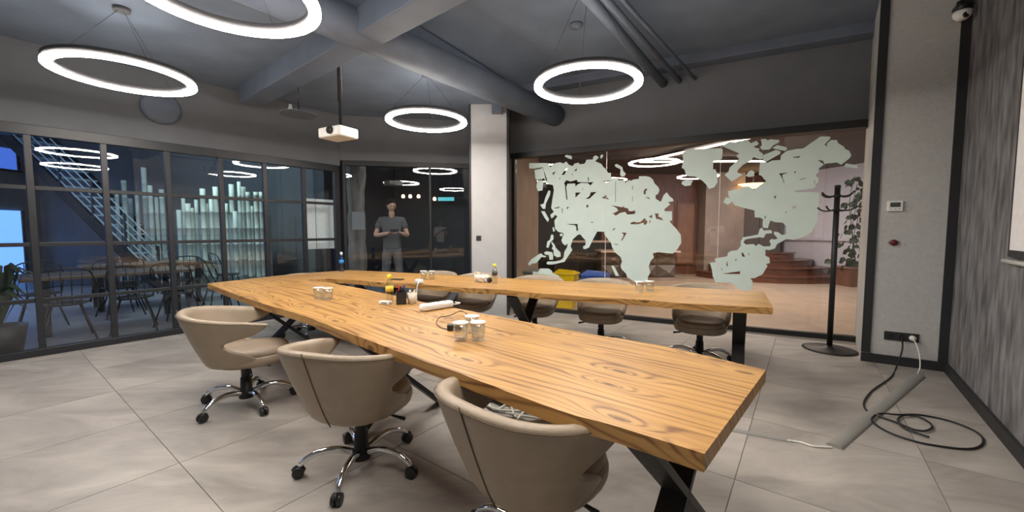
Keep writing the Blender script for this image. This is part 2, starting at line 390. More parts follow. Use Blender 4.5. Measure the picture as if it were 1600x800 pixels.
struct('baseboard_right', MB().bar(RP(.02, .012, .045), RP(7.0, .012, .045), .024, .09, side=rn), M_BLKT, bevel=.002)
struct('wall_rear', MB().prism([(RW1.x, RW1.y), BK, (BK[0]-.1, BK[1]-.12), (RW1.x-.1, RW1.y-.12)], 0, 3.7), M_WALL)
struct('wall_left_end', MB().prism([BK, tuple(LP(-1.85)[:2]), tuple(LP(-1.85, .1)[:2]), (BK[0]-.1, BK[1]+.1)], 0, 3.7), M_WALL)
# ---------------- ring lamps ----------------
def ring(loc, label):
    t = empty('ring_lamp', loc, label=label, cat='lamp', group='round pendant ring lamps')
    n = 72; R0, R1 = .43, .50
    def ann(r0, r1, z0, z1):
        m = MB(); pr = [(r0, z0), (r1, z0), (r1, z1), (r0, z1)]; vs = []; fs = []
        for j in range(n):
            a = 2*math.pi*j/n; vs += [(r*math.cos(a), r*math.sin(a), z) for r, z in pr]
        for j in range(n):
            for k in range(4): fs.append((j*4+k, j*4+(k+1) % 4, ((j+1) % n)*4+(k+1) % 4, ((j+1) % n)*4+k))
        return m.add(vs, fs, True)
    obj('diffuser', ann(R0, R1, -.018, 0), M_EMIT, t)
    obj('housing', ann(R0+.004, R1-.004, .001, .05), M_RINGH, t)
    ztop = 3.30-loc[2] if loc[0] < -.9 else 3.68-loc[2]
    cn = MB().lathe([(.06, ztop-.03), (.06, ztop-.001)], n=20); obj('canopy', cn, M_RINGH, t)
    for k in range(3):
        a = math.radians(90+120*k)
        obj('cable', MB().tube([(.465*math.cos(a), .465*math.sin(a), .05), (.03*math.cos(a), .03*math.sin(a), ztop-.03)], .0015, 5), M_BLK, t)
    return t
ring((-1.66, 2.40, 2.72), 'large glowing ring lamp cut off by the top edge of the picture')
ring((-3.43, 3.63, 2.72), 'glowing ring lamp nearest the left glass partition')
ring((-1.07, 5.10, 2.72), 'smallest-looking glowing ring lamp, hanging in front of the white pillar')
ring((.71, 3.85, 2.72), 'glowing ring lamp hanging in front of the map window')
ring((.15, 1.13, 2.72), 'glowing ring lamp above the near end of the table, out of view overhead')
# ---------------- table ----------------
near = [(324,443),(371,461),(415,476),(442,483),(483,496),(520,511),(557,525),(607,543),(670,567),(721,584),(790,611),(850,633),(901,650),(970,668),(1030,687),(1101,709),(1197,578),(1125,561),(1039,541),(924,522),(866,511),(790,497),(710,481),(660,472),(618,462),(560,450),(510,441),(480,437.6),(428,431.3)]
far = [(480,437.6),(510,435.5),(550,437),(590,441),(650,443.5),(710,449),(790,453),(837,458),(924,464),(1010,469),(1067,474),(1154,478.5),(1208,481),(1194,456),(1125,452),(1039,447.5),(981,444.6),(880,439),(780,434),(720,430.5),(650,427),(590,424),(545,422),(470,427.3),(428,431.3)]
TZ = .76
def densify(P, wob, step=.06, keep=()):
    out = []
    for i in range(len(P)):
        a, b = Vector(P[i]), Vector(P[(i+1) % len(P)]); k = max(1, int((b-a).length/step))
        nn = Vector((-(b-a).y, (b-a).x)).normalized()
        w_ = 0 if i in keep else wob
        for j in range(k):
            p = a.lerp(b, j/k)+nn*(w_*(math.sin(i*3.1+j*1.7)*.6+random.uniform(-.5, .5)) if j else 0); out.append((p.x, p.y))
    return out
table = empty('conference_table', (-.6, 2.9, 0), label='large V-shaped live-edge pine conference table on black X-shaped steel legs', cat='table')
def slab_piece(P, name, m):
    P = ccw(P); n = len(P); mb = MB()
    th = .052; nx = []
    for i in range(n):
        a, b = Vector(P[i-1]), Vector(P[(i+1) % n]); t = (b-a).normalized() if (b-a).length > 1e-6 else Vector((1, 0)); nx.append(Vector((t.y, -t.x)))
    lay = []
    for off, z in ((.0, TZ), (.006, TZ-.006), (.010, TZ-.022), (.002, TZ-.046), (-.006, TZ-th)):
        lay.append([(P[i][0]+nx[i].x*(off if P_live else min(off, 0)*.0), P[i][1]+nx[i].y*(off if P_live else 0), z) for i in range(n)])
    vs = [v for l in lay for v in l]; fs = []
    for k in range(4):
        for i in range(n): fs.append((k*n+i, k*n+(i+1) % n, (k+1)*n+(i+1) % n, (k+1)*n+i))
    fs.append(tuple(range(n))); fs.append(tuple(4*n+i for i in range(n-1, -1, -1)))
    mb.add(vs, fs)
    return ch(name, mb, m, table)
def arm(pix, ang, m, cuts, keep):
    P = [tuple(gz(a, b, TZ)[:2]) for a, b in pix]
    P = ccw(densify(P, .004, keep=keep))
    nv = (-math.sin(ang), math.cos(ang))
    off = [p[0]*nv[0]+p[1]*nv[1] for p in P]; lo, hi_ = min(off), max(off)
    # distance measured at the arm's free end
    ends = cuts
    for k in range(len(ends)-1):
        Q = clip(P, (nv[0]*(ends[k]+.001), nv[1]*(ends[k]+.001)), nv); Q = clip(Q, (nv[0]*(ends[k+1]-.001), nv[1]*(ends[k+1]-.001)), (-nv[0], -nv[1]))
        if len(Q) > 2: slab_piece(Q, 'plank', m)
P_live = False
pn = gz(1101, 709, TZ); nvN = (-math.sin(AN), math.cos(AN)); oN = pn.x*nvN[0]+pn.y*nvN[1]
arm(near, AN, M_WN, [oN-1, oN+.30, oN+.60, oN+2.5], keep=(15, 27, 28))
pf = gz(1208, 481, TZ); nvF = (-math.sin(AF), math.cos(AF)); oF = pf.x*nvF[0]+pf.y*nvF[1]
arm(far, AF, M_WF, [oF-1, oF+.28, oF+.58, oF+2.5], keep=(12, 23, 24))
def xleg(p0, ang, s, wd=.84):
    u = Vector((-math.cos(ang), -math.sin(ang), 0)); nv = Vector((-math.sin(ang), math.cos(ang), 0))
    c = p0+u*s; c.z = 0
    t0, t1, b0_, b1_ = c+nv*.06, c+nv*(.06+wd-.06), c+nv*.10, c+nv*(.10+wd-.14)
    zt = TZ-.060
    ch('leg', MB().bar(t0+Vector((0, 0, zt)), b1_+Vector((0, 0, .008)), .10, .03, side=u), M_BLK, table)
    ch('leg', MB().bar(t1+Vector((0, 0, zt)), b0_+Vector((0, 0, .008)), .10, .0302, side=u), M_BLK, table)
    ch('leg_plate', MB().bar(t0+Vector((0, 0, TZ-.056)), t1+Vector((0, 0, TZ-.056)), .09, .008, side=u), M_BLK, table)
for s in (.22, 2.13, 4.3): xleg(Vector((pn.x, pn.y, 0)), AN, s)
for s in (2.2, 4.2): xleg(Vector((pf.x, pf.y, 0)), AF, s)
xleg(gz(1156, 487, .70), math.radians(-29.8), 0.0, .80)
# ---------------- chairs ----------------
def shell_mesh():
    NU, NV = 30, 10; mb = MB()
    def pt(u, v, inner):
        # u -1..1 around (0 = back), v 0..1 bottom->rim
        tm = math.radians(96+32*max(0, (v-.45)/.55)**1.3 + (36*max(0, (.38-v)/.38)**1.2) - 26*math.exp(-((v-.50)/.15)**2))
        th = u*tm
        top = .775-.105*(abs(th)/math.radians(128))**1.6
        z = .345+(top-.345)*v
        fl_ = v**.85
        Rx = .226+.138*fl_; Rb = .232+.168*fl_; Rf = .22+.09*fl_
        c, s_ = math.cos(th), math.sin(th)
        ex = .82
        x = Rx*math.copysign(abs(s_)**ex, s_); y = -(Rb if c > 0 else Rf)*math.copysign(abs(c)**ex, c)
        if inner:
            k = .050+.014*max(0, (v-.5)/.5)
            l = math.hypot(x, y); x *= (l-k)/l; y *= (l-k)/l
            if v > .8: pass
        return (x, y-.0, z)
    vs = []
    for inn in (0, 1):
        for i in range(NU+1):
            for j in range(NV+1): vs.append(pt(-1+2*i/NU, j/NV, inn))
    W = NV+1; O = (NU+1)*W; fs = []
    for i in range(NU):
        for j in range(NV):
            a = i*W+j; fs.append((a, a+W, a+W+1, a+1)); fs.append((O+a, O+a+1, O+a+W+1, O+a+W))
        a = i*W+NV; fs.append((a, a+W, O+a+W, O+a))
        a = i*W; fs.append((a, O+a, O+a+W, a+W))
    for j in range(NV):
        fs.append((j, j+1, O+j+1, O+j)); a = NU*W+j; fs.append((a, O+a, O+a+1, a+1))
    mb.add(vs, fs, True)
    seams = []
    for th0 in (0,):
        path = [pt(th0, v/12, 0) for v in range(13)]
        l = [Vector(p) for p in path]; seams.append([p+Vector((p.x, p.y, 0)).normalized()*.0005 for p in l])
    rim = []
    for i in range(41):
        p = Vector(pt(-1+2*i/40, .955, 0)); rim.append(p+Vector((p.x, p.y, 0)).normalized()*.0003)
    return mb, seams, rim
def se(r, a, ex=.8): 
    c, s_ = math.cos(a), math.sin(a); return r*math.copysign(abs(c)**ex, c), r*math.copysign(abs(s_)**ex, s_)
def pad(rx, ry, prof, cy=0, n=32):
    mb = MB(); vs = []; fs = []
    for k, z in prof:
        for j in range(n):
            x, y = se(1, 2*math.pi*j/n, .78); vs.append((x*rx*k, y*ry*k+cy, z))
    for i in range(len(prof)-1):
        for j in range(n): fs.append((i*n+j, i*n+(j+1) % n, (i+1)*n+(j+1) % n, (i+1)*n+j))
    fs += [tuple(range(n-1, -1, -1)), tuple((len(prof)-1)*n+j for j in range(n))]
    return mb.add(vs, fs, True)
def make_chair(base_rot=0.0):
    t = empty('swivel_chair', (0, 0, 0))
    mb, seams, rim = shell_mesh()
    s = obj('backrest', mb, M_LEATH, t, subsurf=1)
    for p in seams: obj('seam', MB().tube(p, .0030, 5), M_SEAM, s)
    obj('piping', MB().tube(rim, .0020, 5), M_SEAM, s)
    obj('seat_base', pad(.245, .25, [(.55, .332), (.86, .336), (.97, .352), (1.0, .375), (1.0, .405), (.97, .415)], .045), M_LEATH, t)
    st = obj('seat', pad(.228, .245, [(.9, .40), (.99, .41), (1.0, .432), (.95, .453), (.8, .463), (.4, .466), (.05, .466)], .055), M_LEATH2, t)
    obj('post', MB().lathe([(.045, .335), (.045, .30), (.032, .295), (.030, .22), (.037, .215), (.041, .10), (.05, .095), (.052, .055), (.03, .05)][::-1], n=18), M_BLK, t)
    obj('mechanism', MB().box((0, .03, .322), (.13, .2, .03)), M_BLK, t, bevel=.005)
    lv = MB().tube([(.05, .03, .315), (.16, .05, .305), (.25, .06, .29)], [.006, .006, .011], 8); obj('lever', lv, M_PLAST, t)
    kb = MB().tube([(0, .12, .30), (0, .17, .29)], .02, 12); obj('knob', kb, M_PLAST, t)
    for k in range(5):
        a = base_rot+2*math.pi*k/5; d = Vector((math.cos(a), math.sin(a), 0))
        P = smooth_path([d*.04+Vector((0, 0, .095)), d*.13+Vector((0, 0, .125)), d*.23+Vector((0, 0, .12)), d*.30+Vector((0, 0, .085)), d*.318+Vector((0, 0, .062))], 4)
        n = len(P); lg = obj('leg', MB().tube(P, [.020-.006*i/n for i in range(n)], 10), M_CHROME, t)
        c = d*.325+Vector((0, 0, .031)); sd = Vector((-d.y, d.x, 0)).normalized()
        R = Matrix((d, Vector((0, 0, 1)), sd)).transposed()
        w_ = MB()
        for sg in (-1, 1):
            w_.lathe([(.012, -.010), (.028, -.010), (.031, -.006), (.031, .006), (.028, .010), (.012, .010)], c+sd*sg*.014, 16, R)
        w_.tube([c-sd*.02, c+sd*.02], .007, 8)
        hood = [c+d*(.032*math.cos(q))+Vector((0, 0, .034*math.sin(q)-.0)) for q in [math.radians(x) for x in range(20, 171, 25)]]
        w_.tube(hood, .007, 8)
        obj('caster', w_, M_PLAST, lg)
    return t
chA = make_chair(0.0)
CH = 'beige leather tub swivel chairs around the table'
def place(c, x, y, rz, label, first=False, base=0):
    o = c if first else copy_tree(c); o.location = (x, y, 0); o.rotation_euler = (0, 0, rz); tag(o, label, 'chair', CH)
    for q in o.children:
        if q.name.startswith('leg'): q.rotation_euler = (0, 0, math.radians(base)-rz)
    return o
def face(dx, dy): return math.atan2(dy, dx)-math.pi/2
place(chA, .10, 1.555, face(.68, .73), 'beige leather tub chair closest to the camera, pushed under the near table edge', True)
place(chA, -.86, 2.20, face(.30, .95), 'beige leather tub chair in the middle of the three standing on the near side', base=-18)
place(chA, -2.07, 3.03, face(.88, .47), 'beige leather tub chair standing sideways, leftmost of the three on the near side', base=34)
place(chA, -2.62, 5.12, face(.75, -.66), 'beige leather tub chair tucked in at the far left corner of the table')
place(chA, 1.93, 4.03, face(-.45, -.89), 'beige leather tub chair nearest the coat stand behind the far table arm')
place(chA, 1.02, 4.50, face(-.30, -.95), 'beige leather tub chair in front of the blue bin behind the far table arm')
place(chA, .28, 4.84, face(-.30, -.95), 'beige leather tub chair in front of the yellow bin, partly behind an X-shaped leg')
place(chA, -.50, 5.10, face(-.35, -.94), 'beige leather tub chair in front of the white pillar, under the far table arm')
place(chA, -1.13, 5.36, face(-.40, -.92), 'beige leather tub chair left of the pillar, its seat showing under the far table arm')
# ---------------- projector, disc, pipes ----------------
pj = empty('projector', (-1.98, 4.62, 2.45), math.radians(-28), label='white ceiling projector on a long dark pole', cat='projector')
obj('body', MB().box((0, 0, 0), (.36, .26, .115)), M_WHITE, pj, bevel=.018)
ln = obj('lens', MB().lathe([(.045, 0), (.045, .02), (.03, .022), (.028, .012), (.0, .012)], (.03, -.13, .012), 20, Matrix.Rotation(math.radians(90), 3, 'X')), M_PLAST, pj)
obj('vent', MB().box((-.182, 0, 0), (.004, .16, .06)), M_GREYP, pj)
obj('pole', MB().lathe([(.018, .06), (.018, .36), (.026, .361), (.026, .81), (.05, .815), (.05, .845)], (.02, .02, 0), 16), M_FRAME, pj)
obj('mount_plate', MB().box((.02, .02, .066), (.12, .12, .016)), M_FRAME, pj)
obj('ceiling_bracket', MB().box((.02, .02, .840), (.3, .05, .012)), M_WHITE, pj)
dk = empty('disc_lamp', (-2.58, 4.92, 2.76), label='dark flat disc pendant with a small white bulb, left of the projector', cat='lamp')
obj('disc', MB().lathe([(.0, .012), (.17, .008), (.21, -.004), (.213, -.012), (.19, -.012), (.0, -.004)][::-1], n=36), M_CEIL2, dk)
obj('stem', MB().tube([(0, 0, .01), (0, 0, .54)], .008, 8), M_FRAME, dk)
obj('bulb', MB().lathe([(.0, .0), (.025, .01), (.03, .035), (.018, .06), (.018, .09), (0, .092)], (-.09, -.02, .012), 14), M_WHITE, dk)
q0, q1 = Vector((-1.75, 3.3, 3.18)), Vector((.70, 6.50, 3.18))
dd = tag(obj('air_duct', MB().tube([q0-(q1-q0).normalized()*2.2, q1], .165, 28), M_CEIL2), 'thick round air duct running overhead and ending above the map window', 'duct')
for k, (a, b, r) in enumerate((((905, -20), (1037, 128), .055), ((930, -20), (1062, 133), .035), ((955, -20), (1086, 137), .02))):
    A, B = gz(*a, 3.42), gz(*b, 3.42)
    x_, y_, z_, s_ = wl(b[0], b[1], MA, MBp); B = MP(s_, -.01, 3.42)
    d_ = (A-B).normalized()
    tag(obj('ceiling_pipe', MB().tube([B, B+d_*5.2], r, 14), M_CEIL2), ['thickest of the three parallel grey pipes under the ceiling, leftmost', 'middle one of the three parallel grey pipes under the ceiling', 'thinnest of the three parallel grey pipes under the ceiling, rightmost'][k], 'pipe', 'parallel ceiling pipes')
vx = LP(1.31, -.02, 2.87)
R = Matrix((e, Vector((0, 0, 1)), n_out)).transposed()
tag(obj('wall_vent', MB().lathe([(.0, -.035), (.17, -.03), (.20, -.01), (.20, .02)], vx, 36, R), M_CEIL2), 'dark round vent cap on the grey wall above the left glass partition', 'vent')
pb = tag(obj('junction_box', MB().box((-.23, 6.22, 3.20), (.16, .12, .12)), M_CEIL2, bevel=.005), 'small dark box under the ceiling on the white pillar', 'box')
sm = gz(900, 38, 3.68)
tag(obj('smoke_detector', MB().lathe([(.0, -.05), (.05, -.045), (.075, -.02), (.08, -.001)], (sm.x, sm.y, 3.68), 24), M_CEIL2), 'round smoke detector painted like the grey ceiling', 'detector')
# security camera on the column
kc = wl(1492, 36, K1, K2); cc = KP(kc[3], .16, kc[2])
sc_ = empty('security_camera', cc, label='white dome security camera high on the grey column', cat='camera')
obj('dome', MB().lathe([(0, -.045), (.035, -.04), (.058, -.015), (.062, .01), (.062, .03), (0, .032)], (0, 0, 0), 24), M_WHITE, sc_)
obj('lens', MB().lathe([(0, -.001), (.024, 0), (.024, .01), (0, .011)], (-.02, -.045, -.02), 14, Matrix.Rotation(math.radians(90), 3, 'X')), M_PLAST, sc_)
ba = MB(); ba.tube([(0, 0, .03), (0, 0, .12)], .04, 16); ba.bar((0, 0, .1), tuple(-kn*.16+Vector((0, 0, .1))), .05, .04); obj('bracket', ba, M_PLAST, sc_)
# ---------------- column fittings ----------------
tm = wl(1398, 322, K1, K2)
th = empty('thermostat', KP(tm[3], .0, tm[2]), math.atan2(kd.y, kd.x), label='white square wall thermostat with a dark display on the grey column', cat='thermostat')
obj('body', MB().box((0, -.012, 0), (.115, .022, .105)), M_WHITE, th, bevel=.006)
obj('display', MB().box((0, -.0245, .012), (.075, .002, .045)), mat('lcd', (.06, .07, .07), .2), th)
for k in range(3): obj('button', MB().box((-.03+.03*k, -.0245, -.03), (.014, .003, .006)), M_GREYP, th)
tm = wl(1396, 379, K1, K2)
rd = empty('wall_button', KP(tm[3], .0, tm[2]), math.atan2(kd.y, kd.x), label='small dark red round knob in a recess below the thermostat', cat='button')
obj('knob', MB().lathe([(.03, 0), (.03, .02), (.024, .026), (0, .027)], (0, 0, 0), 20, Matrix.Rotation(math.radians(90), 3, 'X')), mat('dark_red', (.10, .012, .01), .4), rd)
obj('plate', MB().box((0, -.003, 0), (.085, .006, .03)), M_GREYP, rd)
tm = wl(1408, 526, K1, K2)
ol = empty('socket_strip', KP(tm[3], .0, tm[2]), math.atan2(kd.y, kd.x), label='black wall socket plate low on the grey column', cat='socket')
obj('plate', MB().box((0, -.006, 0), (.255, .012, .085)), M_BLKT, ol, bevel=.003)
for k in (-1, 0, 1): obj('socket', MB().lathe([(.026, 0), (.026, .003), (.02, .003), (.018, -.002), (0, -.002)], (.077*k, -.0125, 0), 20, Matrix.Rotation(math.radians(90), 3, 'X')), M_PLAST, ol)
# pillar switch
sw = gy(748, 372, 6.30); tag(obj('light_switch', MB().box((sw.x, 6.294, sw.z), (.075, .012, .075)), M_BLKT, bevel=.003), 'black square light switch on the white pillar', 'switch')
# projection screen on right wall
s1 = wl(1590, 300, tuple(RW0[:2]), tuple(RW1[:2]))
s0 = s1[3]+.03; zb = wl(1590, 402, tuple(RW0[:2]), tuple(RW1[:2]))[2]; zt_ = wl(1590, 160, tuple(RW0[:2]), tuple(RW1[:2]))[2]
SCT = 3.38
scn = empty('projection_screen', RP(s0+.9, .03, zb), label='roll-down projection screen with black border and white bottom bar on the dark wall', cat='screen')
def box_rp(sa, sb, d0, d1, z0, z1):
    return MB().prism([tuple(RP(sa, d0)[:2]), tuple(RP(sb, d0)[:2]), tuple(RP(sb, d1)[:2]), tuple(RP(sa, d1)[:2])], z0, z1)
ch('border', box_rp(s0-.012, s0+1.95, .02, .026, zb, SCT), M_BLKT, scn)
ch('screen_fabric', box_rp(s0+.035, s0+1.9, .0265, .030, zb+.045, SCT-.02), mat('screen_white', (.8, .78, .78), .8), scn)
ch('bottom_bar', MB().tube([RP(s0-.05, .03, zb-.03), RP(s0+1.98, .03, zb-.03)], .014, 12), M_WHITE, scn)
ch('casing', MB().tube([RP(s0-.05, .06, SCT+.06), RP(s0+1.98, .06, SCT+.06)], .05, 16), M_WHITE, scn)
# ---------------- coat stand ----------------
cs = empty('coat_stand', (3.60, 4.44, 0), label='black metal coat stand with curved hooks in front of the map window', cat='coat stand')
obj('base', MB().lathe([(.25, .0), (.255, .008), (.22, .018), (.05, .028), (.028, .05)], n=40), M_BLK, cs)
obj('pole', MB().tube([(0, 0, .03), (0, 0, 1.84)], .027, 20), M_BLK, cs)
obj('cap', MB().lathe([(.029, 1.82), (.029, 1.845), (.02, 1.85), (0, 1.851)], n=20), M_BLK, cs)
for z in (1.73, 1.575):
    obj('collar', MB().lathe([(.028, z-.012), (.036, z-.012), (.036, z+.012), (.028, z+.012)], n=20), M_BLK, cs)
    for k in range(4):
        a = math.radians(45*(0 if z > 1.6 else .35)+90*k+8); d = Vector((math.cos(a), math.sin(a), 0))
        P = smooth_path([d*.03+Vector((0, 0, z)), d*.10+Vector((0, 0, z-.008)), d*.155+Vector((0, 0, z+.006)), d*.19+Vector((0, 0, z+.035))], 5)
        obj('hook', MB().tube(P, [.0085]*(len(P)-1)+[.011], 10), M_BLK, cs)
# ---------------- floor cables ----------------
def cond(pa, pb, wdt, hgt, name, label):
    A, B = gz(*pa), gz(*pb); t = (B-A).normalized(); s_ = Vector((-t.y, t.x, 0)); vs = []; n = 10
    for P in (A, B):
        for k in range(n+1):
            a = math.pi*k/n; vs.append(P+s_*math.cos(a)*wdt/2+Vector((0, 0, .0005+math.sin(a)*hgt)))
    W = n+1; fs = [(k, k+1, W+k+1, W+k) for k in range(n)]+[tuple(range(W)), tuple(range(2*W-1, W-1, -1)), (0, W, 2*W-1, n)]
    return tag(obj(name, MB().add(vs, fs), M_GREYP), label, 'cable cover')
cond((1303, 699), (1436, 588), .085, .022, 'cable_cover', 'long grey half-round floor cable cover ending at the column')
cond((1120, 668), (1236, 689), .05, .012, 'cable_cover', 'short flat grey floor cable cover coming out from under the table end')
def gpath(pts, z=.006, n=6): return smooth_path([gz(a, b, z) for a, b in pts], n)
def cable(pts, r, m, name, label, group=None):
    return tag(obj(name, MB().tube(pts, r, 8), m), label, 'cable', group)
cable(gpath([(1230, 688), (1250, 691), (1270, 697), (1285, 698), (1300, 699)]), .006, M_WHITEC, 'power_cable', 'white cable bridging the two grey floor cable covers')
so = lambda k: ol.matrix_basis @ Vector((.077*k, -.02, 0))
ol_ = Matrix.Translation(ol.location) @ Matrix.Rotation(ol.rotation_euler.z, 4, 'Z')
p1 = ol_ @ Vector((0, -.03, 0)); p2 = ol_ @ Vector((.077, -.045, 0))
coil = [(1398, 573), (1388, 590), (1362, 614), (1351, 632), (1356, 643), (1371, 650), (1405, 663), (1450, 655)]
coil = [(1400, 575), (1391, 590), (1363, 610), (1350, 628), (1353, 640), (1366, 648), (1395, 658), (1420, 668), (1432, 672), (1446, 673), (1456, 668), (1452, 660), (1432, 650), (1412, 649), (1403, 655), (1407, 664), (1420, 672), (1452, 683)]
pth = [p1, p1+Vector((-.01, -.02, -.12))]+[gz(a, b, .009+.0004*i) for i, (a, b) in enumerate(coil)]
cable(smooth_path(pth, 7), .0065, mat('black_braided_cable', (.012, .012, .013), .6, var=.6, scale=220), 'power_cable', 'black cable dropping from the wall socket and crossing the grey cover')
coil2 = [(1366, 648), (1380, 646), (1403, 648), (1435, 648), (1478, 656), (1512, 668), (1532, 680), (1536, 692), (1524, 700), (1500, 701), (1468, 697), (1435, 691), (1400, 680), (1375, 668), (1362, 656), (1368, 648)]
cable(smooth_path([gz(a, b, .022 if 0 < i < 3 or i > 13 else .008) for i, (a, b) in enumerate(coil2)], 7), .0065, MATS['black_braided_cable'], 'power_cable', 'big loop of black cable lying on the floor by the dark wall')
wp = empty('power_plug', p2, label='white plug with its white cable in the black wall socket', cat='plug')
ch('plug_body', MB().tube([p2+Vector((0, 0, 0)), p2+kn*-.03], [.024, .027], 16), M_WHITE, wp)
pe = gz(1437, 580, .012)
ch('cord', MB().tube(smooth_path([p2+Vector((0, 0, -.005)), p2+Vector((.01, -.025, -.05)), (p2+pe)/2+Vector((.01, -.02, 0)), pe+Vector((0, 0, .03)), gz(1432, 588, .012)], 6), .0055, 8), M_WHITEC, wp)
wc = [[(755,612),(770,640),(790,632),(800,622)],[(765,618),(790,626),(830,640),(868,652),(900,660)],[(758,632),(775,640),(800,642),(835,641),(850,636)],[(795,625),(802,645),(806,652)],[(808,655),(822,640),(835,632),(840,625)],[(790,645),(820,650),(850,655),(880,655)],[(745,625),(752,640),(756,650)],[(780,622),(815,636),(850,652),(875,662)]]
for i, c in enumerate(wc):
    cable(gpath(c, .009+.003*i), .0085, M_WHITEC if i != 6 else M_PLAST, 'loose_cable', 'white cables lying tangled on the floor between the table arms' if i != 6 else 'short black cable on the floor beside the tangled white ones', 'loose cables under the table' if i != 6 else None)
tag(obj('floor_power_strip', MB().bar(gz(745, 612, .02), gz(790, 630, .02), .05, .035), M_PLAST, bevel=.006), 'black power strip on the floor among the white cables', 'power strip')
# ---------------- table items ----------------
def tp(px, py): return gz(px, py, TZ+.0005)
def tumbler(px, py, label, group, h=.095, r=.040, lid=True, sc=1.0, cx=0):
    p = tp(px, py); t = empty('drinking_glass', p, label=label, cat='glass', group=group)
    h *= sc; r *= sc
    obj('tumbler', MB().lathe([(r*.86, 0), (r*.90, .004), (r*.98, h*.5), (r, h), (r-.003, h), (r*.93, h*.5), (r*.84, .016), (0, .014)], n=24), M_TUMB, t)
    if lid: obj('paper_lid', MB().lathe([(r*1.02, h+.0005), (r*1.08, h+.002), (r*1.08, h+.005), (0, h+.007)], n=20), M_PAPER, t)
    return t
tumbler(720, 532, 'left glass with a white paper lid beside the black cable on the near table arm', 'lidded glasses by the black cable', lid=True)
tumbler(747, 531, 'right glass with a white paper lid beside the black cable on the near table arm', 'lidded glasses by the black cable', lid=True)
tumbler(738, 520, 'rear glass with a white paper lid behind two others by the black cable', 'lidded glasses by the black cable', lid=True)
tumbler(498, 467, 'left of the two lidded glasses on the wide left part of the table', 'lidded glasses on the left', lid=True)
tumbler(513, 468, 'right of the two lidded glasses on the wide left part of the table', 'lidded glasses on the left', lid=True)
tumbler(662, 436, 'left of the two glasses near the white plug adapter on the far arm', 'glasses at the middle of the far arm')
tumbler(675, 436, 'right of the two glasses near the white plug adapter on the far arm', 'glasses at the middle of the far arm')
tumbler(999, 456, 'left of the two glasses alone on the right half of the far arm', 'glasses on the right of the far arm')
tumbler(1015, 455, 'right of the two glasses alone on the right half of the far arm', 'glasses on the right of the far arm')
M_YEL = mat('yellow_cap', (.85, .72, .03), .35); M_LIQ = glass('bottle_plastic', (.86, .86, .80), .12)
M_LAB = mat('bottle_label', (.75, .55, .05), .5); M_BLUE = glass('blue_bottle_plastic', (.12, .45, .8), .10); M_BCAP = mat('pale_blue_cap', (.55, .75, .9), .4)
def bottle(px, py, label, body, capm, h=.20, lab=M_LAB, r=.031):
    t = empty('water_bottle', tp(px, py), label=label, cat='bottle')
    obj('body', MB().lathe([(r*.9, 0), (r, .006), (r, h*.28), (r*.92, h*.34), (r, h*.4), (r, h*.64), (r*.75, h*.76), (.013, h*.86), (.013, h*.9)], n=24), body, t)
    obj('cap', MB().lathe([(.016, h*.87), (.018, h*.88), (.018, h*.99), (.012, h), (0, h)], n=18), capm, t)
    if lab: obj('label_band', MB().lathe([(r+.0006, h*.42), (r+.0006, h*.60)], n=24), lab, t)
bottle(609, 474, 'clear bottle with a yellow cap beside the black pen holder', M_LIQ, M_YEL, h=.235)
bottle(773, 443, 'clear bottle with a yellow cap beside the crumpled bag on the far arm', M_LIQ, M_YEL, h=.22, lab=mat('dark_label', (.04, .04, .03), .4))
bottle(534, 424, 'blue water bottle at the far left corner of the table', M_BLUE, M_BCAP, h=.28, lab=mat('blue_label', (.03, .25, .7), .4), r=.034)
# pen holder
ph = empty('pen_holder', tp(627, 475), math.radians(20), label='black rectangular pen holder filled with pens and a red marker', cat='pen holder')
M_MESH = M_PLAST
for dx, dy, sx, sy in ((0, -.03, .075, .003), (0, .03, .075, .003), (-.036, 0, .003, .06), (.036, 0, .003, .06)): obj('side_panel', MB().box((dx, dy, .05), (sx, sy, .10)), M_MESH, ph)
obj('bottom', MB().box((0, 0, .002), (.07, .057, .004)), M_MESH, ph)
pens = [(-.02, .0, (.75, .02, .02), .145, 'red'), (-.008, .015, (.65, .02, .02), .138, 'second red'), (.012, -.01, (.03, .06, .4), .15, 'blue'), (.022, .01, (.02, .03, .15), .135, 'dark blue'), (.0, -.015, (.02, .02, .02), .14, 'black'), (.028, -.012, (.04, .04, .05), .128, 'short black')]
for i, (x, y, c, l, nm) in enumerate(pens):
    p = ph.location+Matrix.Rotation(math.radians(20), 3, 'Z') @ Vector((x, y, .005))
    t = empty('marker_pen', p, label='%s marker pen standing in the black pen holder' % nm, cat='pen', group='pens in the black holder')
    tl = Vector((random.uniform(-.06, .1), random.uniform(-.05, .05), 1)).normalized()
    obj('barrel', MB().tube([(0, 0, 0), tl*l*.65], .006, 10), M_PLAST, t)
    obj('cap', MB().tube([tl*l*.65, tl*l*.98, tl*l], [.0075, .0075, .005], 10), mat('pen_'+nm.replace(' ', '_'), c, .4), t)
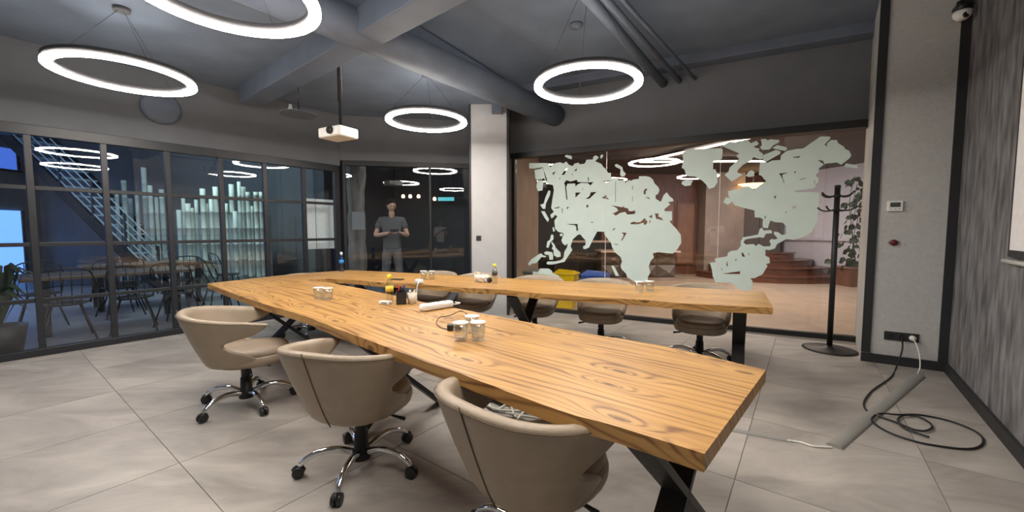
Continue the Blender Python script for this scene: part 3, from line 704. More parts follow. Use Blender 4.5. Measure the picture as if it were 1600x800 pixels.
def sachet_cup(px, py, label, r=.04, h=.085):
    t = empty('paper_cup', tp(px, py), label=label, cat='cup')
    obj('cup', MB().lathe([(r*.75, 0), (r, h), (r-.002, h), (r*.72, .006), (0, .006)], n=24), mat('cup_%d' % px, (.72, .66, .55), .6), t)
    for k in range(9):
        a = random.uniform(0, 6.28); d = Vector((math.cos(a), math.sin(a), 0))*random.uniform(.005, .02)
        b = d+Vector((0, 0, h*.4)); c = d*1.9+Vector((0, 0, h+random.uniform(.01, .035)))
        s_ = tag(obj('sugar_sachet', MB().bar(Vector(t.location)+b, Vector(t.location)+c, .018, .003, side=(math.cos(a+1.2), math.sin(a+1.2), 0)), mat('sachet_%d_%d' % (px, k), random.choice([(.8, .72, .55), (.82, .8, .76), (.65, .45, .25)]), .6)), 'sugar sachet standing in the paper cup ' + ('beside the black pen holder' if px < 700 else 'on the far arm next to the crumpled bag'), 'sachet', 'sugar sachets in cup '+('by the pens' if px < 700 else 'on the far arm'))
    return t
sachet_cup(644, 474, 'pale paper cup of sugar sachets to the right of the black pen holder')
sachet_cup(746, 440, 'pale paper cup of sachets on the far table arm near the pillar')
# crumpled bag
rnd = random.Random(3); cb = MB(); pos = tp(756, 441)
import itertools
vs = []; fs = []; nu, nv_ = 16, 9
for i in range(nv_):
    for j in range(nu):
        ph_ = math.pi*i/(nv_-1); th_ = 2*math.pi*j/nu; rr = 1+rnd.uniform(-.28, .28)
        vs.append((pos.x+.075*rr*math.sin(ph_)*math.cos(th_), pos.y+.05*rr*math.sin(ph_)*math.sin(th_), pos.z+.001+max(0, .04+.045*rr*math.cos(ph_))))
for i in range(nv_-1):
    for j in range(nu): fs.append((i*nu+j, i*nu+(j+1) % nu, (i+1)*nu+(j+1) % nu, (i+1)*nu+j))
tag(obj('crumpled_bag', cb.add(vs, fs), mat('clear_bag', (.72, .66, .58), .25)), 'crumpled pale plastic bag between the paper cup and the bottle on the far arm', 'bag')
pl = tp(765, 442); tag(obj('coffee_lid', MB().lathe([(0, 0), (.03, 0), (.03, .012), (0, .013)], pl+Vector((0, 0, .031)), 20, Matrix.Rotation(math.radians(75), 3, 'X')), M_PLAST), 'small black round lid leaning against the crumpled bag', 'lid')
# white box, phone, plug, strip, adapter
t = empty('white_adapter', tp(602, 475), math.radians(-15), label='small white charger block lying left of the pen holder', cat='charger')
obj('body', MB().box((0, 0, .013), (.095, .05, .026)), M_WHITE, t, bevel=.006); obj('label_print', MB().box((.005, -.0255, .013), (.05, .001, .012)), M_GREYP, t); obj('port', MB().box((.048, 0, .013), (.002, .014, .006)), M_PLAST, t)
t = tag(obj('phone', MB().box(tp(621, 437)+Vector((0, 0, .005)), (.15, .075, .009), math.radians(-20)), M_PLAST, bevel=.003), 'black phone lying flat on the far table arm behind the yellow-capped bottle', 'phone')
t = empty('plug_adapter', gz(653, 444, TZ+.0), math.radians(-30), label='white plug adapter on the far arm edge with its cable hanging down', cat='plug')
obj('body', MB().box((0, .02, .028), (.10, .055, .05)), M_WHITE, t, bevel=.018, seg=3)
obj('cord', MB().tube(smooth_path([(.03, -.005, .03), (.045, -.045, .015), (.05, -.07, -.05), (.05, -.08, -.35), (.06, -.09, -.72)], 6), .005, 8), M_WHITEC, t)
ps0, ps1 = tp(663, 486), tp(701, 480); dv = (ps1-ps0)
t = empty('power_strip', (ps0+ps1)/2, math.atan2(dv.y, dv.x), label='white power strip lying on the near table arm', cat='power strip')
L_ = dv.length+.06
obj('body', MB().box((0, 0, .027), (L_, .072, .052)), M_WHITE, t, bevel=.020, seg=3)
for k in range(3): obj('socket', MB().lathe([(.019, .0), (.019, .003), (.015, .0032), (.014, .001), (0, .001)], (-.065+.065*k, 0, .052), 18), M_GREYP, t)
obj('cord', MB().tube(smooth_path([(L_/2-.01, 0, .02), (L_/2+.05, .015, .012), (L_/2+.12, .06, .006), (L_/2+.13, .14, .0)], 6), .005, 8), M_WHITEC, t)
ad = tp(710, 517)
t = empty('laptop_adapter', ad, math.radians(10), label='black adapter box with a thin looped cable left of the lidded glasses', cat='adapter')
obj('body', MB().box((0, .02, .018), (.085, .045, .034)), M_PLAST, t, bevel=.006)
lp = [(704, 515), (690, 512), (682, 505), (687, 496), (703, 493), (720, 486), (733, 493), (742, 499), (748, 503)]
ch('cord', MB().tube(smooth_path([gz(a, b, TZ+.006+(.02 if 2 < i < 7 else 0)) for i, (a, b) in enumerate(lp)], 6), .0028, 6), M_PLAST, t)
# ---------------- frosted world map on the glass ----------------
CR = {1: (820, 230, 7.271), 2: (940, 230, 7.271), 3: (820, 330, 7.271), 4: (940, 330, 7.271), 5: (1050, 205, 6.669), 6: (1180, 205, 6.669), 7: (1090, 320, 5.714)}
DA, DB = MP(0, .022), MP(4.76, .022)
def cp(*seq):
    out = []
    for k, pts in seq:
        x0, y0, s = CR[k]
        for a, b in pts:
            X = wl(x0+a/s, y0+b/s, (DA.x, DA.y), (DB.x, DB.y)); out.append((X[3], X[2]))
    return out
wm = empty('world_map_decal', MP(2.4, .022, 1.4), label='pale frosted mirrored world map sticker made of merged lettering on the glass', cat='decal')
def land(name, outer, holes=()):
    cu = bpy.data.curves.new('t', 'CURVE'); cu.dimensions = '2D'; cu.fill_mode = 'BOTH'; cu.extrude = .0009
    for P in [outer]+list(holes):
        sp = cu.splines.new('POLY'); sp.points.add(len(P)-1); sp.use_cyclic_u = True
        for p, (x, y) in zip(sp.points, P): p.co = (x, y, 0, 1)
    o = bpy.data.objects.new('t', cu); COL.objects.link(o)
    dg = bpy.context.evaluated_depsgraph_get(); me = bpy.data.meshes.new_from_object(o.evaluated_get(dg))
    bpy.data.objects.remove(o)
    M = Matrix(((g.x, 0, -m_out.x, DA.x), (g.y, 0, -m_out.y, DA.y), (0, 1, 0, 0), (0, 0, 0, 1)))
    me.transform(M); me.materials.clear(); me.materials.append(M_DECAL); me.name = name
    r = bpy.data.objects.new(name, me); COL.objects.link(r); r.parent = wm; r.matrix_parent_inverse = Matrix.Translation(-wm.location)
    return r
main = cp((1, [(50,180),(50,240),(105,243),(205,228),(255,375),(240,385),(205,235),(110,262),(120,360),(150,372),(190,365),(222,350),(230,400),(270,420),(320,430),(330,490),(312,600),(300,690),(330,735)]),
 (3, [(290,40),(300,80),(320,72),(345,40),(370,60),(335,110),(345,200),(380,235),(430,245),(442,262),(415,330),(430,365),(460,390),(490,365),(480,410),(450,460),(440,530),(410,555),(350,570),(260,572),(245,590),(260,606),(320,605),(450,575),(500,500),(540,440),(520,400),(545,320),(600,270),(630,262),(660,300),(690,330),(690,385),(662,400),(665,428),(690,430),(730,412),(780,310),(822,232),(860,232),(905,235)]),
 (4, [(30,260),(80,330),(108,360),(120,410),(150,465),(215,520),(232,570),(215,620),(225,655),(280,712),(290,750),(380,805),(525,805),(525,750),(552,700),(535,625),(560,560),(595,525),(580,480),(655,458),(680,470),(810,482),(862,430),(905,360),(900,270),(850,200),(800,150),(770,108),(800,105),(800,0)]),
 (2, [(718,728),(712,705),(780,650),(755,625),(820,612),(805,580),(775,560),(740,512),(705,545),(672,622),(615,585),(612,548),(640,530),(657,490),(645,455),(600,410),(585,370),(550,340),(500,328),(425,330),(422,360),(360,368),(330,385),(325,372),(295,385),(268,405),(260,375),(190,375),(188,350),(105,350),(105,292),(75,292),(40,240),(20,225)]),
 (1, [(870,190),(800,160),(840,115),(810,92),(780,105),(772,140),(700,142),(685,180),(672,190),(622,195),(612,175),(560,188),(548,215),(500,200),(470,163),(440,185),(400,172),(350,180),(310,200),(298,228),(268,205),(265,180)]))
mh = [cp((1, h)) for h in ([(315,290),(355,275),(318,320)],[(490,235),(450,312),(415,315),(445,275),(460,240)],[(590,238),(588,268),(558,272)],[(470,375),(520,390),(592,370),(600,395),(725,400),(780,395),(745,435),(715,408),(640,405),(590,430),(580,452),(570,412),(485,415),(470,450),(485,600),(472,592),(455,425),(445,412)],[(575,515),(635,515),(575,572)],[(750,512),(815,508),(735,585),(690,588),(735,555)],[(925,530),(935,575),(960,595),(870,575),(905,560)],[(715,345),(725,338),(727,390),(720,390)],[(655,465),(663,468),(658,495)],[(700,660),(718,650),(722,680),(700,685)],[(330,692),(395,675),(390,690),(345,697)],[(422,690),(430,700),(428,755),(422,740)],[(700,768),(748,768),(748,778),(700,778)],[(875,385),(970,378),(968,388),(920,410),(905,392)],[(392,340),(402,355),(395,372)],[(535,300),(545,305),(540,335)],[(475,680),(510,680),(490,690),(485,712)])]
mh += [cp((2, h)) for h in ([(155,390),(160,390),(160,630),(155,620)],[(348,440),(355,435),(352,490),(347,480)],[(350,560),(354,560),(352,615),(347,612)],[(500,468),(520,478),(500,505),(502,535),(478,535),(478,500)],[(498,565),(530,568),(552,588),(540,588),(515,575)],[(110,660),(240,683),(250,660),(255,685),(300,695),(310,725),(345,730),(375,715),(388,748),(365,760),(290,765),(270,735),(215,745),(160,778),(125,750),(150,745),(190,720),(170,690)])]
mh += [cp((4, h)) for h in ([(325,135),(365,118),(400,128),(440,122),(490,75),(500,95),(520,115),(515,140),(490,160),(470,130),(430,145),(395,150),(365,148),(335,150)],[(535,65),(575,38),(572,80)],[(605,25),(650,28),(645,60),(680,75),(700,105),(670,98),(620,85)],[(225,242),(285,245),(262,285),(240,325),(215,340),(245,290),(252,265)],[(120,215),(150,188),(152,205),(135,215)],[(130,370),(190,375),(185,382),(150,378)],[(545,105),(556,98),(550,135),(540,135)])]
mh += [cp((3, h)) for h in ([(470,145),(600,145),(602,190),(608,205),(595,228),(585,215),(585,185),(570,160),(495,150)],[(700,42),(748,40),(748,50),(702,50)],[(752,122),(778,122),(775,130),(755,130)])]
land('landmass', main, mh)
na = cp((6, [(55,320),(130,328),(180,305),(262,300),(270,250),(330,205),(430,185),(500,180),(600,110),(680,55),(780,55),(785,75),(735,125),(720,140),(750,160),(745,130),(790,92),(850,92),(865,125),(905,150),(930,165),(930,180),(980,205),(1002,250),(985,280),(895,350),(850,325),(800,332),(750,335),(725,345),(705,305),(650,300),(715,348),(665,385),(660,430),(630,455),(640,475),(662,490),(655,540),(625,548),(635,575),(600,600),(560,600),(410,635),(560,632),(668,640),(665,740),(650,860)]),
 (7, [(1074,143),(1020,240),(940,290),(857,312),(790,302),(775,315),(710,350),(690,390),(640,405),(595,398),(580,372),(645,370),(655,350),(640,325),(660,305),(690,310),(715,300),(680,260),(685,238),(720,245),(755,270),(790,262),(790,190),(760,160),(690,155),(650,140),(635,180),(628,208),(585,205),(580,170),(585,130),(560,115),(510,112),(508,50),(400,25),(330,0)]),
 (5, [(690,800),(640,760),(630,720),(590,680),(585,625),(690,600),(705,625),(720,590),(760,575),(800,575),(855,610),(945,545),(985,520),(960,500),(935,465),(905,455),(918,330)]))
na_h = [cp((6, h)) for h in ([(395,270),(470,258),(460,275),(400,278)],[(248,440),(345,430),(280,455),(300,520),(300,545),(270,470)],[(405,420),(425,420),(412,445)],[(458,500),(530,485),(528,495),(465,508)],[(195,675),(220,675),(208,710)],[(612,515),(625,510),(622,545),(614,540)],[(405,632),(410,625),(555,597),(560,610),(480,620)])]
na_h += [cp((7, h)) for h in ([(838,20),(880,5),(875,30),(850,32)],[(600,95),(608,100),(605,128),(597,120)],[(785,55),(792,60),(788,82),(783,75)])]
land('landmass', na, na_h)
sa = cp((7, [(110,518),(160,512),(155,480),(265,460),(270,430),(300,412),(355,405),(385,370),(385,330),(405,290),(470,280),(540,265),(555,215),(575,205),(590,230),(650,225),(668,240),(660,255),(610,258),(590,295),(555,290),(470,300),(425,310),(408,335),(430,355),(500,350),(520,370),(545,348),(590,372),(605,400),(605,455),(640,470),(645,520),(610,530),(625,545),(580,620),(510,655),(470,655),(490,680),(485,760),(440,765),(370,755),(320,705),(265,695),(160,690),(135,640),(130,590)]))
land('landmass', sa, [cp((7, h)) for h in ([(392,430),(402,425),(425,465),(398,462)],[(215,615),(370,595),(380,590),(378,618),(300,618)],[(255,535),(265,500),(270,555)],[(332,490),(355,482),(340,500)],[(210,565),(222,580),(215,583)],[(268,692),(300,688),(280,705)],[(450,430),(465,448),(455,450)])])
for nm, k, P in (('landmass', 5, [(108,230),(150,195),(220,185),(330,185),(500,178),(528,190),(522,285),(485,305),(430,310),(428,400),(450,395),(470,440),(475,530),(440,585),(385,602),(360,560),(315,515),(245,475),(150,465),(130,400),(100,380),(118,310)]),
  ('island', 5, [(105,525),(150,508),(222,515),(205,535),(195,565),(135,572),(100,550)]),
  ('landmass', 5, [(520,155),(600,110),(700,118),(760,88),(805,105),(820,125),(880,100),(905,130),(880,150),(850,155),(870,175),(910,180),(905,205),(945,235),(950,280),(925,295),(850,270),(815,310),(740,350),(690,400),(680,430),(735,455),(620,525),(595,500),(548,455),(590,420),(600,380),(700,290),(670,260),(700,230)]),
  ('island', 5, [(765,465),(800,420),(830,405),(860,425),(855,470),(800,478)]),
  ('island', 5, [(535,740),(560,690),(620,700),(635,730),(580,768)]),
  ('island', 6, [(60,85),(105,80),(130,95),(160,85),(250,90),(250,115),(190,145),(150,190),(75,195),(50,170),(70,145)]),
  ('island', 6, [(190,165),(230,145),(320,165),(335,185),(310,205),(185,180)]),
  ('island', 6, [(80,310),(85,250),(215,195),(265,210),(260,235),(110,320)]),
  ('island', 6, [(925,370),(945,335),(1065,355),(1065,388)]),
  ('island', 1, [(452,105),(470,88),(530,97),(538,135),(505,132)]),
  ('island', 1, [(858,98),(872,85),(892,88),(885,110),(868,130),(860,122)]),
  ('island', 1, [(140,400),(195,372),(212,400),(200,490),(148,500),(132,450)]),
  ('island', 1, [(270,490),(292,500),(285,545),(240,640),(232,700),(205,700),(175,655),(215,640),(235,570)]),
  ('island', 3, [(185,0),(225,0),(275,90),(262,124),(225,75)]),
  ('island', 3, [(315,185),(330,180),(342,225),(322,232)]),
  ('island', 3, [(400,258),(425,252),(432,275),(412,288),(398,275)]),
  ('island', 3, [(300,265),(325,270),(325,320),(290,355),(270,415),(245,412),(255,345),(285,325)]),
  ('island', 3, [(310,345),(340,385),(350,415),(405,470),(408,515),(370,525),(330,500),(325,440),(305,425),(320,400),(300,360)]),
  ('island', 3, [(220,470),(245,455),(310,465),(322,500),(320,552),(280,552),(275,500),(230,490)]),
  ('island', 3, [(35,600),(75,545),(165,485),(190,480),(205,500),(240,510),(235,525),(190,520),(130,590),(80,595),(55,620)]),
  ('landmass', 3, [(90,685),(150,690),(175,650),(270,652),(305,675),(320,705),(380,730),(410,770),(400,800),(150,790),(90,730)]),
  ('island', 4, [(110,625),(130,615),(150,640),(200,735),(160,735)]),
  ('island', 2, [(148,200),(175,190),(235,225),(245,270),(275,300),(260,330),(225,335),(210,310),(215,250),(160,225)])):
    land(nm, cp((k, P)))
# ---------------- lobby behind the map window ----------------
M_RED = mat('red_brown_wood', (.17, .065, .033), .45, var=.25, scale=3, stretch=(6, 6, .8))
M_STEP = mat('dark_red_stair_wood', (.15, .055, .028), .25, var=.25, scale=3, stretch=(1, 1, 8))
M_BROWNC = mat('brown_ceiling', (.05, .032, .026), .7)
M_BEIGE = mat('beige_stone_panel', (.34, .27, .22), .5, var=.15, scale=2.2)
M_LW = mat('lobby_white_wall', (.68, .67, .72), .7)
M_FLOOR2 = mat('lobby_floor_tile', (.50, .385, .28), .4, var=.12, scale=3, detail=8)
M_DGREY = mat('dark_grey_panel', (.05, .046, .045), .5, var=.1)
struct('floor_2', MB().prism([(-.1, 7.1), (4.62, 4.98), (9.6, 7.0), (9.6, 13.2), (.2, 13.2)], -.08, -.002), M_FLOOR2)
struct('ceiling_2', MB().prism([(-.1, 7.2), (4.6, 5.1), (9.6, 7.0), (9.6, 13.2), (.2, 13.2)], 3.05, 3.15), M_BROWNC)
struct('wall_lobby_left', MB().prism([(.0, 7.08), (-.1, 7.1), (.48, 13.0), (.62, 9.4)], 0, 3.05), M_BEIGE)
struct('wall_lobby_dark', MB().prism([(.5, 12.6), (.5, 12.75), (2.7, 12.7), (2.7, 12.6)], 0, 3.05), M_DGREY)
struct('wall_lobby_back', MB().prism([(2.7, 12.0), (9.4, 12.6), (9.4, 12.8), (2.7, 12.8)], 0, 3.05), M_RED)
struct('wall_lobby_right', MB().prism([(8.38, 12.65), (9.02, 9.4), (9.5, 7.0), (9.65, 7.0), (9.2, 12.7)], 0, 3.05), M_LW)
struct('trim_8', MB().bar((8.36, 12.3, 1.1), (9.0, 9.4, 1.1), .05, .06), M_LW)
struct('wall_lobby_end', MB().prism([(4.75, 5.0), (9.6, 6.95), (9.6, 6.85), (4.8, 4.85)], 0, 3.05), M_LW)
# wood wall panels
for i, (x0, x1, z0, z1) in enumerate(((4.35, 4.95, .35, 2.2), (5.02, 5.6, .35, 2.2), (3.65, 4.25, .9, 2.2))):
    t = empty('wood_panel', (x0, 12.0+.0895*(x0-2.7)-.03, 0), math.atan(.0895), label=['framed red-brown wall panel right above the end of the faceted counter', 'framed red-brown wall panel beside the beige stone column', 'framed red-brown wall panel behind the faceted counter'][i], cat='panel', group='framed wood wall panels')
    obj('panel', MB().box(((x1-x0)/2, 0, (z0+z1)/2), (x1-x0, .06, z1-z0)), mat('light_wood_panel', (.27, .14, .085), .4, var=.2, scale=2, stretch=(5, 5, 1)) if i == 0 else MATS['light_wood_panel'], t)
    for z in (z0, z1): obj('frame_rail', MB().box(((x1-x0)/2, -.03, z), (x1-x0+.06, .05, .06)), M_RED, t)
    for x in (0, x1-x0): obj('frame_stile', MB().box((x, -.03, (z0+z1)/2), (.06, .05, z1-z0-.06)), M_RED, t)
st_col = struct('wall_lobby_column', MB().prism([(5.68, 11.75), (6.88, 11.85), (6.9, 12.5), (5.68, 12.5)], 0, 3.05), M_BEIGE)
dr = struct('door_1', MB().box((7.62, 12.33, 1.75), (1.35, .08, 2.2)), mat('grey_door', (.16, .13, .115), .5))
obj('door_frame', MB().bar((6.93, 12.28, .7), (6.93, 12.28, 2.85), .06, .1), M_DGREY, dr); obj('door_frame', MB().bar((8.31, 12.28, .7), (8.31, 12.28, 2.85), .06, .1), M_DGREY, dr)
obj('door_leaf_joint', MB().box((7.62, 12.285, 1.75), (.02, .01, 2.1)), M_DGREY, dr); obj('door_handle', MB().tube([(7.7, 12.24, 1.6), (7.7, 12.24, 1.9)], .015, 8), M_CHROME, dr)
stp = empty('curved_steps', (7.45, 11.95, 0), label='four curved dark red wooden steps leading up behind the map window', cat='stairs')
for k, r in enumerate((2.02, 1.66, 1.28, .86)):
    n = 28; P = [(r*math.cos(math.pi+math.pi*j/n), r*math.sin(math.pi+math.pi*j/n)*.98) for j in range(n+1)]
    P = clip(clip(P, (1.0, 0), (-1, -.2)), (0, -.25), (0, -1))
    rs = obj('riser', MB().prism(P, .18*k, .18*k+.15), M_STEP, stp)
    r += .03; P = [(r*math.cos(math.pi+math.pi*j/n), r*math.sin(math.pi+math.pi*j/n)*.98) for j in range(n+1)]; P = clip(clip(P, (1.02, 0), (-1, -.2)), (0, -.24), (0, -1))
    obj('tread', MB().prism(P, .18*k+.15, .18*k+.18), M_STEP, stp, bevel=.006)
# faceted counter
fc = empty('faceted_counter', (3.4, 10.6, 0), label='dark faceted reception counter with a pale worktop behind the map', cat='counter')
obj('plinth', MB().box((.0, .35, .04), (1.9, .6, .08)), M_BEIGE, fc)
obj('carcass', MB().box((0, .40, .42), (1.98, .62, .68)), M_DGREY, fc)
M_FAC = mat('taupe_facets', (.115, .095, .078), .45)
for i in range(4):
    for j in range(2):
        x0 = -1.0+.5*i; z0 = .09+.335*j; hx, hz = x0+random.uniform(.15, .35), z0+random.uniform(.1, .24)
        m_ = MB(); vs = [(x0+.005, .085, z0+.005), (x0+.495, .085, z0+.005), (x0+.495, .085, z0+.33), (x0+.005, .085, z0+.33), (hx, -.02, hz)]
        m_.add(vs, [(0, 1, 4), (1, 2, 4), (2, 3, 4), (3, 0, 4), (3, 2, 1, 0)]); obj('facet_panel', m_, M_FAC, fc)
obj('worktop', MB().box((0, .3, .79), (2.1, .85, .045)), mat('pale_worktop', (.72, .55, .44), .35), fc, bevel=.005)
sh = empty('back_counter', (2.2, 11.75, 0), label='dark low cabinet with a pale top left of the faceted counter', cat='cabinet')
obj('body', MB().box((0, 0, .5), (1.9, .5, 1.0)), M_DGREY, sh); obj('top', MB().box((.25, -.05, 1.03), (1.5, .6, .05)), MATS['pale_worktop'], sh)
for k in (-1, 0, 1): obj('door', MB().box((.6*k, -.26, .5), (.58, .02, .9)), M_PLAST, sh)
# bins
def bin_(x, y, col, nm, label, w_=.36, h=.60):
    m = mat(nm, col, .35); t = empty('recycling_bin', (x, y, 0), -.45, label=label, cat='bin', group='recycling bins behind the glass')
    b = MB(); vs = []
    for k, z in ((.40, 0), (.5, h)): vs += [(-w_*k, -w_*k*.8, z), (w_*k, -w_*k*.8, z), (w_*k, w_*k*.8, z), (-w_*k, w_*k*.8, z)]
    b.add(vs, [(3, 2, 1, 0), (0, 1, 5, 4), (1, 2, 6, 5), (2, 3, 7, 6), (3, 0, 4, 7), (4, 5, 6, 7)]); obj('body', b, m, t, bevel=.015)
    obj('rim', MB().box((0, 0, h), (w_*1.08, w_*.88, .03)), m, t, bevel=.01)
    l = MB(); 
    for j in range(2): l.add([(-w_*.5, -w_*.4, h+.016), (w_*.5, -w_*.4, h+.016), (w_*.5, w_*.4, h+.016), (-w_*.5, w_*.4, h+.016), (-w_*.36, 0, h+.075), (w_*.36, 0, h+.06)], [(0, 1, 5, 4), (2, 3, 4, 5), (1, 2, 5), (3, 0, 4), (3, 2, 1, 0)]); break
    obj('lid', l, m, t, bevel=.008)
bin_(.95, 6.93, (.85, .60, .0), 'yellow_bin', 'yellow recycling bin behind the map glass, left of the blue one', .38)
bin_(1.42, 6.72, (.01, .10, .50), 'blue_bin', 'blue recycling bin behind the map glass, right of the yellow one', .42)
bin_(.42, 7.18, (.30, .30, .28), 'grey_bin', 'grey recycling bin at the left edge of the map glass', .36)
# linear lights
M_LED = mat('warm_led', (1, .80, .62), emit=9.0)
for i, (a, b) in enumerate((((1000, 253), (1178, 214)), ((1000, 253), (1196, 252)))):
    A, B = gz(*a, 2.95), gz(*b, 2.95); t = empty('linear_lamp', (A+B)/2, label=['slanting bright linear lamp on the brown lobby ceiling', 'level bright linear lamp on the brown lobby ceiling'][i], cat='lamp', group='linear lobby lamps')
    d_ = (B-A).normalized()
    ch('tube', MB().bar(A+d_*(.06 if i else 0), B, .05, .03), M_LED, t); ch('housing', MB().bar(A+Vector((0, 0, .045))+d_*(.06 if i else 0), B+Vector((0, 0, .045)), .06, .05), M_DGREY, t)
t = empty('wall_lamp', (6.9, 11.5, 2.55), label='warm glowing wedge-shaped lamp above the curved steps', cat='lamp')
obj('shade', MB().lathe([(.38, .12), (.36, .12), (.12, .0), (.0, .0)], n=28), mat('warm_shade', (1, .72, .36), emit=3.0), t); obj('stem', MB().tube([(0, 0, .1), (0, 0, .5)], .02, 8), M_DGREY, t)
# ivy and planter
M_LEAF = mat('ivy_leaf', (.035, .06, .03), .5, var=.4, scale=8)
pt_ = empty('climbing_plant', (8.30, 9.66, 0), label='dark green climbing plant on the white lobby wall above a wooden planter', cat='plant')
for k in range(4):
    P = [(.05*k-.1+.08*math.sin(z*3+k), .02*math.cos(z*2+k), .45+z) for z in [q*.2 for q in range(12-k)]]
    vn = obj('vine', MB().tube(smooth_path(P, 3), .007, 5), M_LEAF, pt_)
rl = random.Random(5)
leaf = MB(); leaf.add([(0, 0, 0), (.045, .005, .03), (.05, 0, .075), (0, .012, .12), (-.05, 0, .075), (-.045, .005, .03), (0, .014, .05)], [(0, 1, 6), (1, 2, 6), (2, 3, 6), (3, 4, 6), (4, 5, 6), (5, 0, 6)])
lf0 = obj('leaf', leaf, M_LEAF, pt_)
for k in range(150):
    c = lf0 if k == 0 else lf0.copy()
    if k: COL.objects.link(c); c.parent = pt_
    z = .5+2.15*rl.random()**1.25; sp_ = .25-.05*z
    c.location = (rl.gauss(0, sp_), rl.uniform(-.22, .1), z); c.rotation_euler = (rl.uniform(-.6, .6), rl.uniform(1.5, 4.5), rl.uniform(-1, 1)); s_ = rl.uniform(.8, 1.5); c.scale = (s_, s_, s_)
pn_ = empty('wooden_planter', (8.30, 9.66, 0), label='square reddish wooden planter under the climbing plant', cat='planter')
obj('box', MB().box((0, 0, .22), (.46, .46, .44)), M_RED, pn_); obj('rim', MB().box((0, 0, .45), (.52, .52, .04)), MATS['light_wood_panel'], pn_, bevel=.005); obj('soil', MB().box((0, 0, .47), (.44, .44, .01)), M_DGREY, pn_)
# ---------------- atrium behind the left partition ----------------
M_ATF = mat('atrium_floor', (.20, .21, .24), .4, var=.15, scale=1.2, detail=8)
M_ATW = mat('atrium_wall', (.17, .175, .18), .8, var=.1, scale=2)
M_PALE = mat('pale_green_wall', (.34, .40, .38), .7, var=.1, scale=1.5, stretch=(3, 3, .3))
struct('floor_3', MB().prism([tuple(LP(-1.9, .16)[:2]), tuple(LP(3.63, .16)[:2]), (-.7, 7.5), (.3, 13.2), (-14, 13.2), (-14, 1.5)], -.08, -.002), M_ATF)
struct('ceiling_3', MB().prism([tuple(LP(-1.9, .2)[:2]), tuple(LP(3.63, .2)[:2]), (-.7, 7.5), (.3, 13.2), (-14, 13.2), (-14, 1.5)], 4.3, 4.4), M_CEIL2)
struct('wall_atrium_back', MB().prism([(-14, 11.8), (-4.6, 11.8), (-4.6, 12), (-14, 12)], 0, 4.3), M_ATW)
struct('wall_hall_back', MB().prism([(-3.4, 11.6), (.25, 11.6), (.3, 11.8), (-3.4, 11.8)], 0, 4.3), mat('hall_wall', (.05, .05, .055), .7))
struct('wall_atrium_pale', MB().prism([(-8.7, 10.4), (-6.15, 10.1), (-6.15, 10.2), (-8.7, 10.5)], 0, 1.75), M_PALE)
struct('wall_hall_side', MB().prism([(-4.9, 9.9), (-4.4, 9.4), (-3.3, 11.8), (-4.6, 12.0)], 0, 4.3), mat('hall_side', (.03, .03, .035), .7))
struct('wall_atrium_left', MB().prism([(-14, 1.4), (-13.9, 1.4), (-13.9, 12), (-14, 12)], 0, 4.3), M_ATW)
struct('wall_atrium_near', MB().prism([tuple(LP(-1.9, .1)[:2]), tuple(LP(-1.9, .2)[:2]), (-14, 1.5), (-14, 1.4)], 0, 4.3), M_ATW)
# blue evening windows on the atrium's far wall
M_BLUEW = mat('blue_window_light', (.16, .38, 1.0), emit=1.6)
M_BLUEW2 = mat('deep_blue_window_light', (.08, .2, .8), emit=.8)
for i, (x0, x1, z0, z1, m_) in enumerate(((10.3, 11.3, .1, 1.9, M_BLUEW), (9.3, 9.9, .1, 1.9, M_BLUEW2), (10.3, 11.3, 3.0, 3.6, M_BLUEW2))):
    wn = empty('window_%d' % (4+i), (-13.86, (x0+x1)/2, (z0+z1)/2), math.pi/2, kind='structure')
    obj('lit_pane', MB().box((0, 0, 0), (x1-x0, .03, z1-z0)), m_, wn)
    for sx in (-1, 1): obj('frame', MB().box((sx*(x1-x0)/2, -.02, 0), (.06, .06, z1-z0)), M_BLK, wn)
    obj('sill', MB().box((0, -.03, -(z1-z0)/2), (x1-x0+.1, .1, .05)), M_BLK, wn)
# staircase
sta = empty('staircase', (-7.8, 9.4, 0), label='steel staircase with open pale treads and cable railings beyond the left partition', cat='staircase')
S0, S1 = Vector((-7.9, 9.4, 0)), Vector((-11.6, 9.6, 3.7)); sv = S1-S0
for yy in (-.5, .5): ch('stringer', MB().bar(S0+Vector((0, yy, 0)), S1+Vector((0, yy, 0)), .22, .05, side=(0, 0, 1)), M_FRAME, sta)
M_TRD = mat('pale_tread', (.55, .68, .75), .4)
for k in range(17):
    p = S0+sv*((k+.7)/17); ch('tread', MB().box(p+Vector((0, 0, .02)), (.26, .95, .04)), M_TRD, sta)
for k in range(5):
    for yy in (-.52,): ch('railing_cable', MB().tube([S0+Vector((0, yy, .25+.19*k)), S1+Vector((0, yy, .25+.19*k))], .013, 6), M_TRD, sta)
for k in range(6): p = S0+sv*(k/5); ch('baluster', MB().bar(p+Vector((0, -.52, 0)), p+Vector((0, -.52, 1.0)), .04, .03), M_FRAME, sta)
